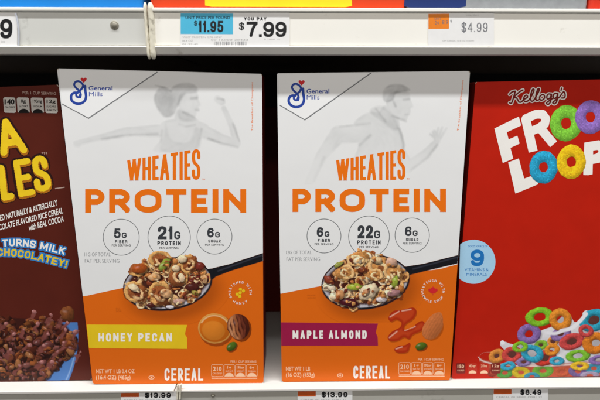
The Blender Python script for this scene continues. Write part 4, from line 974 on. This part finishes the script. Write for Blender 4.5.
# glass bowl rim and the rings seen through the glass
glass = [(478, 357.5), (492, 361), (520, 365.5), (560, 363.6), (640, 358), (640, 380), (496, 380), (486, 372)]
rp.field(lambda X, Y_: poly(X, Y_, glass), '#b9543c', .85, 1.5, tone=.8 + .4 * fbm(X, Yy, 5, 8))
for i_, (cx, cy, rx, ry, an, c) in enumerate([(505, 373, 9, 5.5, -5, '#5aa648'), (521, 372.6, 9.5, 6, 5, '#d8bc28'), (543, 371, 11, 6.6, -4, '#74b43c'), (562, 372, 8, 5, 0, '#d0603c'), (578, 371.5, 10, 6, 4, '#7c66a0'), (594, 368.5, 9, 6, 0, '#3fa2c2'), (612, 370, 10, 6, 0, '#d07c2c'), (630, 368, 10, 6, 0, '#74b43c'), (492, 372.5, 6, 4.4, 0, '#a83a2a'), (532, 376.6, 8, 4, 0, '#3a9ab8'), (590, 375.5, 10, 4, 0, '#b0a2c0')]):
    rp.ring(cx, cy, rx, ry, an, c, .3, .5, .4, .3, i_)
rp.field(lambda X, Y_: pline(X, Y_, spline([(478, 357), (484, 361.5), (500, 364.6), (530, 366.2), (570, 364.8), (640, 359.4)], 5), .65), '#e9dcd6', .85, .6)
rp.field(lambda X, Y_: pline(X, Y_, spline([(480, 362), (479.5, 357), (483, 353), (492, 352)], 5), .5), '#d9a898', .7, .7)
for i_, (cx, cy, rx, ry, an, c) in enumerate([(594, 320.5, 15, 11.5, -18, '#2fa0bc'), (497, 356, 9, 7, -20, '#d98a3c'), (512, 354.6, 10.6, 8.2, -12, '#cf4a44'), (524, 362, 8, 5, -10, '#8d78ac'), (545, 358, 12, 8, -20, '#c8382c'), (541, 345, 7, 5, -10, '#86b83a'), (553, 341.5, 6, 5, 0, '#dd9040'), (561, 334, 11, 7, -22, '#8d70a8'), (572, 341.5, 13.6, 8.4, -14, '#cc4a48'),
        (529, 334, 12.6, 10.4, -14, '#8a6cac'), (540, 317, 15.0, 9.8, -6, '#84bf2c'), (560.4, 319.6, 11.6, 11.6, -35, '#e08a2c'), (578, 356, 13, 6.4, -6, '#7cba34'), (557, 361, 8, 4.4, 0, '#3aa0c0'), (532, 353.4, 12, 8.8, 18, '#34a2c2'), (596, 343, 14.4, 11, -16, '#dd7f24'), (618, 330, 14, 11, 10, '#84bf2c'), (622, 350, 14, 9, 0, '#cc4a48'), (600, 360, 12, 5, -4, '#8a6cac'), (552, 350, 8, 6, -16, '#e08a2c'), (520, 347, 8, 5.6, -10, '#84bf2c'), (508, 366, 8, 4.6, -6, '#34a2c2'), (586, 331, 8, 6.4, 12, '#cc4a48'), (580, 366, 10, 4.6, 0, '#e0b52c')]):
    rp.blob(cx + .8, cy + 1.6, rx, ry, an, '#4a2a30', .8, .1, .1, 3, i_, 0, .35, .02)
    if i_ < 9: rp.blob(cx, cy, rx * .6, ry * .6, an, '#6a3a34', .8, .1, .2, 3, i_)
    rp.warp = .5; rp.ring(cx, cy, rx, ry, an, c, .28 if i_ % 2 else .36, .42, .85, .7, i_ + 40)
rp.field(lambda X, Y_: pline(X, Y_, spline([(561, 331), (572, 328), (580, 321), (586, 314)], 5), 1.9), '#f0eff3', 1, .6)
rp.field(lambda X, Y_: pline(X, Y_, spline([(548, 333), (556, 333.5), (564, 330)], 5), 1.5), '#eceaf0', 1, .6)
rp.build('bowl_of_rings_picture', t, Y, 3, .5, inset_poly(RED, 1.2))
for i, (a, b) in enumerate(((456.2, 465.4), (468, 477), (479.6, 488.6), (491, 500.6))):
    ya, yb = 363.2, 373.6
    lb = Ink().fill(lambda X, Y_: inset_poly(rq(a, ya, b, yb), 1.4)(X, Y_), a - 1, ya - 1, b + 1, yb + 1, .25).build('nutrition_label', M['darkred'] if i in (0, 3) else M['boxcrimson'], t, Y, 6)
    k = Ink().text(['150', '0g', '210mg', '12g'][i], (a + 1.4, ya + 1.5, b - 1.4, ya + 5), .02)
    if i in (1, 2): k.fill(lambda X, Y_: np.maximum(ell(X, Y_, (a + b) / 2, yb, 3.8, 3.2), Y_ - yb), a, ya, b, yb + 1, .25)
    else: k.text(['CALORIES', '', '', 'SUGARS'][i], (a + 1.2, ya + 6.4, b - 1.2, ya + 8), .01)
    k.build('label_print', M['paleorange'], lb, Y, 7)

# ------------------------------------------------------------------ price tags
YT = YF + .0022 - .0005
def tag(name, q, label, group, m, grp2=None):
    if len(q) == 4 and not isinstance(q[0], tuple): q = rq(*q)
    p = P(np.array([q[3][0], q[2][0], q[1][0], q[0][0]]), np.array([q[3][1], q[2][1], q[1][1], q[0][1]]), YT)
    o = thing(name, tuple((p[0] + p[1]) / 2 + np.array([0, .0002, 0])), label, 'price tag', group)
    b = p + np.array([0, .0003, 0])
    solid('tag_card', [p[0], p[1], b[1], b[0], p[3], p[2], b[2], b[3]], m, o, 0)
    return o
GT = 'price tags on the shelf edges'
t = tag('price_tag', rq(180.4, 12.6, 289.6, 46.4), 'white and blue price tag reading 7.99 on the upper shelf edge', GT, M['paper'])
a = Ink(); a.add([(180.6, 13.2), (233.0, 13.4), (233.0, 34.2), (180.6, 34.0)]); a = a.build('blue_panel', M['tagblue'], t, YT, 1)
wl(wl(Ink().text('UNIT PRICE PER POUND', (185.5, 16.2, 230, 19.0), .02), '$', 194.0, 21.0, 197.4, 25.6, .4, 1), '11.95', 198.2, 20.8, 223.4, 32.2, 1.05, 1.).build('tag_lettering', M['tagink'], a, YT, 2)
wl(wl(wl(Ink(), 'YOU PAY', 244.0, 17.0, 267.2, 20.6, .5, .8), '$', 239.0, 22.6, 244.2, 29.8, .62, 1), '7.99', 246.6, 21.6, 286.4, 37.0, 1.5, 1.2).build('price_lettering', M['tagink'], t, YT, 1)
Ink().text('WHT PROTEIN CRL HNY', (182.4, 36.4, 222, 38.0)).text('16.4 OZ', (182.4, 39.8, 193, 41.6)).text('01-23-45', (182.4, 43.4, 198, 45)).text('00 16000 20423', (211, 39.0, 248, 40.8)).text('0 1600 12', (264, 38.6, 280, 39.8)).build('small_lettering', M['tagfaint'], t, YT, 1)
k = Ink(); rnd = random.Random(4); x = 214.
while x < 246:
    w = rnd.choice((.3, .5, .8)); k.add([(x, 41.4), (x + w, 41.4), (x + w, 45.2), (x, 45.2)]); x += w + rnd.choice((.4, .6, 1.0))
k.build('bar_code', M['taggrey'], t, YT, 1)
t = tag('price_tag', rq(428.2, 13.2, 494.0, 46.0), 'white price tag with orange corner reading 4.99 in thin grey figures', GT, M['paper'])
a = Ink(); a.add([(428.4, 13.8), (449.2, 13.6), (449.0, 28.8), (428.4, 29.0)]); a = a.build('orange_panel', M['tagorange'], t, YT, 1)
Ink().text('UNIT', (434.5, 17.4, 441, 20)).text('24', (435, 21.0, 438.8, 24.6)).text('8.9', (442, 20.4, 448.2, 24.0)).build('tag_lettering', M['taggrey'], a, YT, 2)
wl(Ink(), '$4.99', 461.6, 22.6, 487.6, 32.0, .5, 1.5).text('9', (450.2, 19.6, 451.8, 23.2)).build('price_lettering', M['taggrey'], t, YT, 1)
Ink().text('GM CEREAL 10.8 OZ 016000', (442.5, 40.0, 474, 41.4)).build('small_lettering', M['tagfaint'], t, YT, 1)
Ink().text('YOU PAY', (466, 14.4, 479, 15.8)).build('caption_lettering', M['tagfaint'], t, YT, 1)
t = tag('price_tag', rq(-48, 12.8, 17.2, 46.6), 'white price tag ending in a large black 9 at the far left', GT, M['paper'])
wl(Ink(), '7.99', -33, 18.8, 12.4, 38.6, 1.9, 1.4).build('price_lettering', M['tagink'], t, YT, 1)
Ink().text('00 16000 20', (-16, 41.0, 5, 42.6)).build('small_lettering', M['tagfaint'], t, YT, 1)
# curved clear film edge beside it
p = [P(np.array(a_), np.array(b_), YT - .0005) for a_, b_ in ((15.6, 13), (17.4, 22), (18.6, 32), (18.2, 46.6))]
vs = []; fs = []
for q_ in p:
    for dx_, dy_ in ((-.0006, .0006), (-.0003, -.0004), (.0003, -.0004), (.0006, .0006)): vs.append(q_ + np.array([dx_, dy_, 0]))
for i in range(3):
    for j in range(3): fs.append((i * 4 + j, i * 4 + j + 1, i * 4 + j + 5, i * 4 + j + 4))
mesh_obj('film_edge', vs, fs, M['cream2'], t, True)
for q, lab, s in ((rq(120.8, 391.4, 177.4, 428), 'white and rust price tag below the honey pecan box', '$13.99'), (rq(297.6, 390.8, 352.4, 428), 'white and rust price tag below the maple almond box', '$13.99'), (rq(493.4, 388.4, 548.0, 426), 'white and rust price tag reading 8.49 below the red box', '$8.49')):
    t = tag('price_tag', q, lab, GT, M['paper']); x0, y0 = q[0]; x1 = q[1][0]
    k = Ink(); k.add([(x0 + .2, y0 + .6), (x0 + 18.2, y0 + .5), (x0 + 18.2, y0 + 5.8), (x0 + .2, y0 + 5.9)]); k.build('rust_panel', M['tagrust'], t, YT, 1)
    w = (27, 48) if s == '$8.49' else (24, 50)
    wl(Ink(), s, x0 + w[0], y0 + 1.3, x0 + w[1], y0 + 6.6, .62, .9).build('price_lettering', M['tagink'], t, YT, 1)
    Ink().text('CEREAL 00 38000 19981 12', (x0 + 3, y0 + 8.2, x1 - 6, y0 + 9.6), .0).build('small_lettering', M['tagfaint'], t, YT, 1)

# ------------------------------------------------------------------ boxes standing on the upper shelf (only their feet are in the picture)
def upbox(pxa, pxb, m, label, Yf, bands=()):
    za = ZU1 - .0004; xa = px2x(pxa, 4, Yf); xb = px2x(pxb, 4, Yf)
    t = thing('cereal_box', ((xa + xb) / 2, Yf + .03, za), label, 'cereal box', 'boxes on the upper shelf')
    box('carton', xa, xb, Yf, Yf + .06, za, za + .29, m, t, .0034, 4)
    for a_, b_, mm in bands:
        x0, x1 = px2x(a_, 4, Yf), px2x(b_, 4, Yf)
        n = 24; vs = [(x0 + (x1 - x0) * (.5 - .5 * math.cos(math.pi * i / n)), Yf - .0001, za + .0045 + (.0 if i in (0, n) else 0) + .12 * math.sin(math.pi * i / n) * 1.0) for i in range(n + 1)]
        vs2 = [(x0 + .006 + (x1 - x0 - .012) * i / n, Yf - .0001, za + .0034) for i in range(n + 1)]
        v = vs2 + vs; mesh_obj('printed_band', v, [(i, i + 1, n + 2 + i, n + 1 + i) for i in range(n)], mm, t)
    return t
upbox(-110, 142.5, M['boxblue'], 'bright blue box standing at the left on the upper shelf', -.002)
upbox(150, 405.5, M['boxred'], 'red orange box with a yellow band standing on the middle of the upper shelf', -.002, ((205, 352, M['boxyellow']),))
upbox(407, 588, M['boxsilver'], 'silver grey box with a navy patch standing on the upper shelf', -.001, ((404, 466, M['boxnavy']),))
upbox(590, 760, M['boxcrimson'], 'crimson box standing at the right end of the upper shelf', -.002)
# dark red box standing further back, seen in the gap between the two white boxes
bx = thing('cereal_box', (-.02, .20, 0), 'dark red box far back in the gap between the white boxes', 'cereal box')
box('carton', -.11, .10, .17, .23, .0003, .30, M['sidered'], bx, .0015, 2)

# ------------------------------------------------------------------ camera, lamps, world
cd = bpy.data.cameras.new('camera'); co = bpy.data.objects.new('camera', cd); C.objects.link(co); S.camera = co
cd.sensor_width = 36; cd.lens = 36 * F; cd.clip_start = .01; cd.clip_end = 50
co.location = CAM.tolist(); co.rotation_euler = (math.pi / 2 - PITCH, 0, -YAW)
cd.dof.use_dof = True; cd.dof.focus_distance = .46; cd.dof.aperture_fstop = 4.0

def lamp(name, loc, tgt, sx, sy, power, col):
    l = bpy.data.lights.new(name, 'AREA'); l.shape = 'RECTANGLE'; l.size = sx; l.size_y = sy; l.energy = power; l.color = col
    o = bpy.data.objects.new(name, l); C.objects.link(o); o.location = loc
    from mathutils import Vector
    o.rotation_euler = (Vector(tgt) - Vector(loc)).to_track_quat('-Z', 'Y').to_euler()
    return o
lamp('ceiling_lamp', (0, -.515, 2.0), (0, -.25, 0), 3.2, .06, 80, (.96, .98, 1))
lamp('ceiling_lamp', (0, -2.2, 1.9), (0, 0, .2), 3.2, .16, 38, (1, .93, .84))
w = bpy.data.worlds.new('World'); S.world = w; w.use_nodes = True
w.node_tree.nodes['Background'].inputs[0].default_value = (.9, .93, 1, 1); w.node_tree.nodes['Background'].inputs[1].default_value = .13
S.view_settings.view_transform = 'Standard'; S.view_settings.look = 'None'; S.view_settings.gamma = 1; S.view_settings.exposure = 0
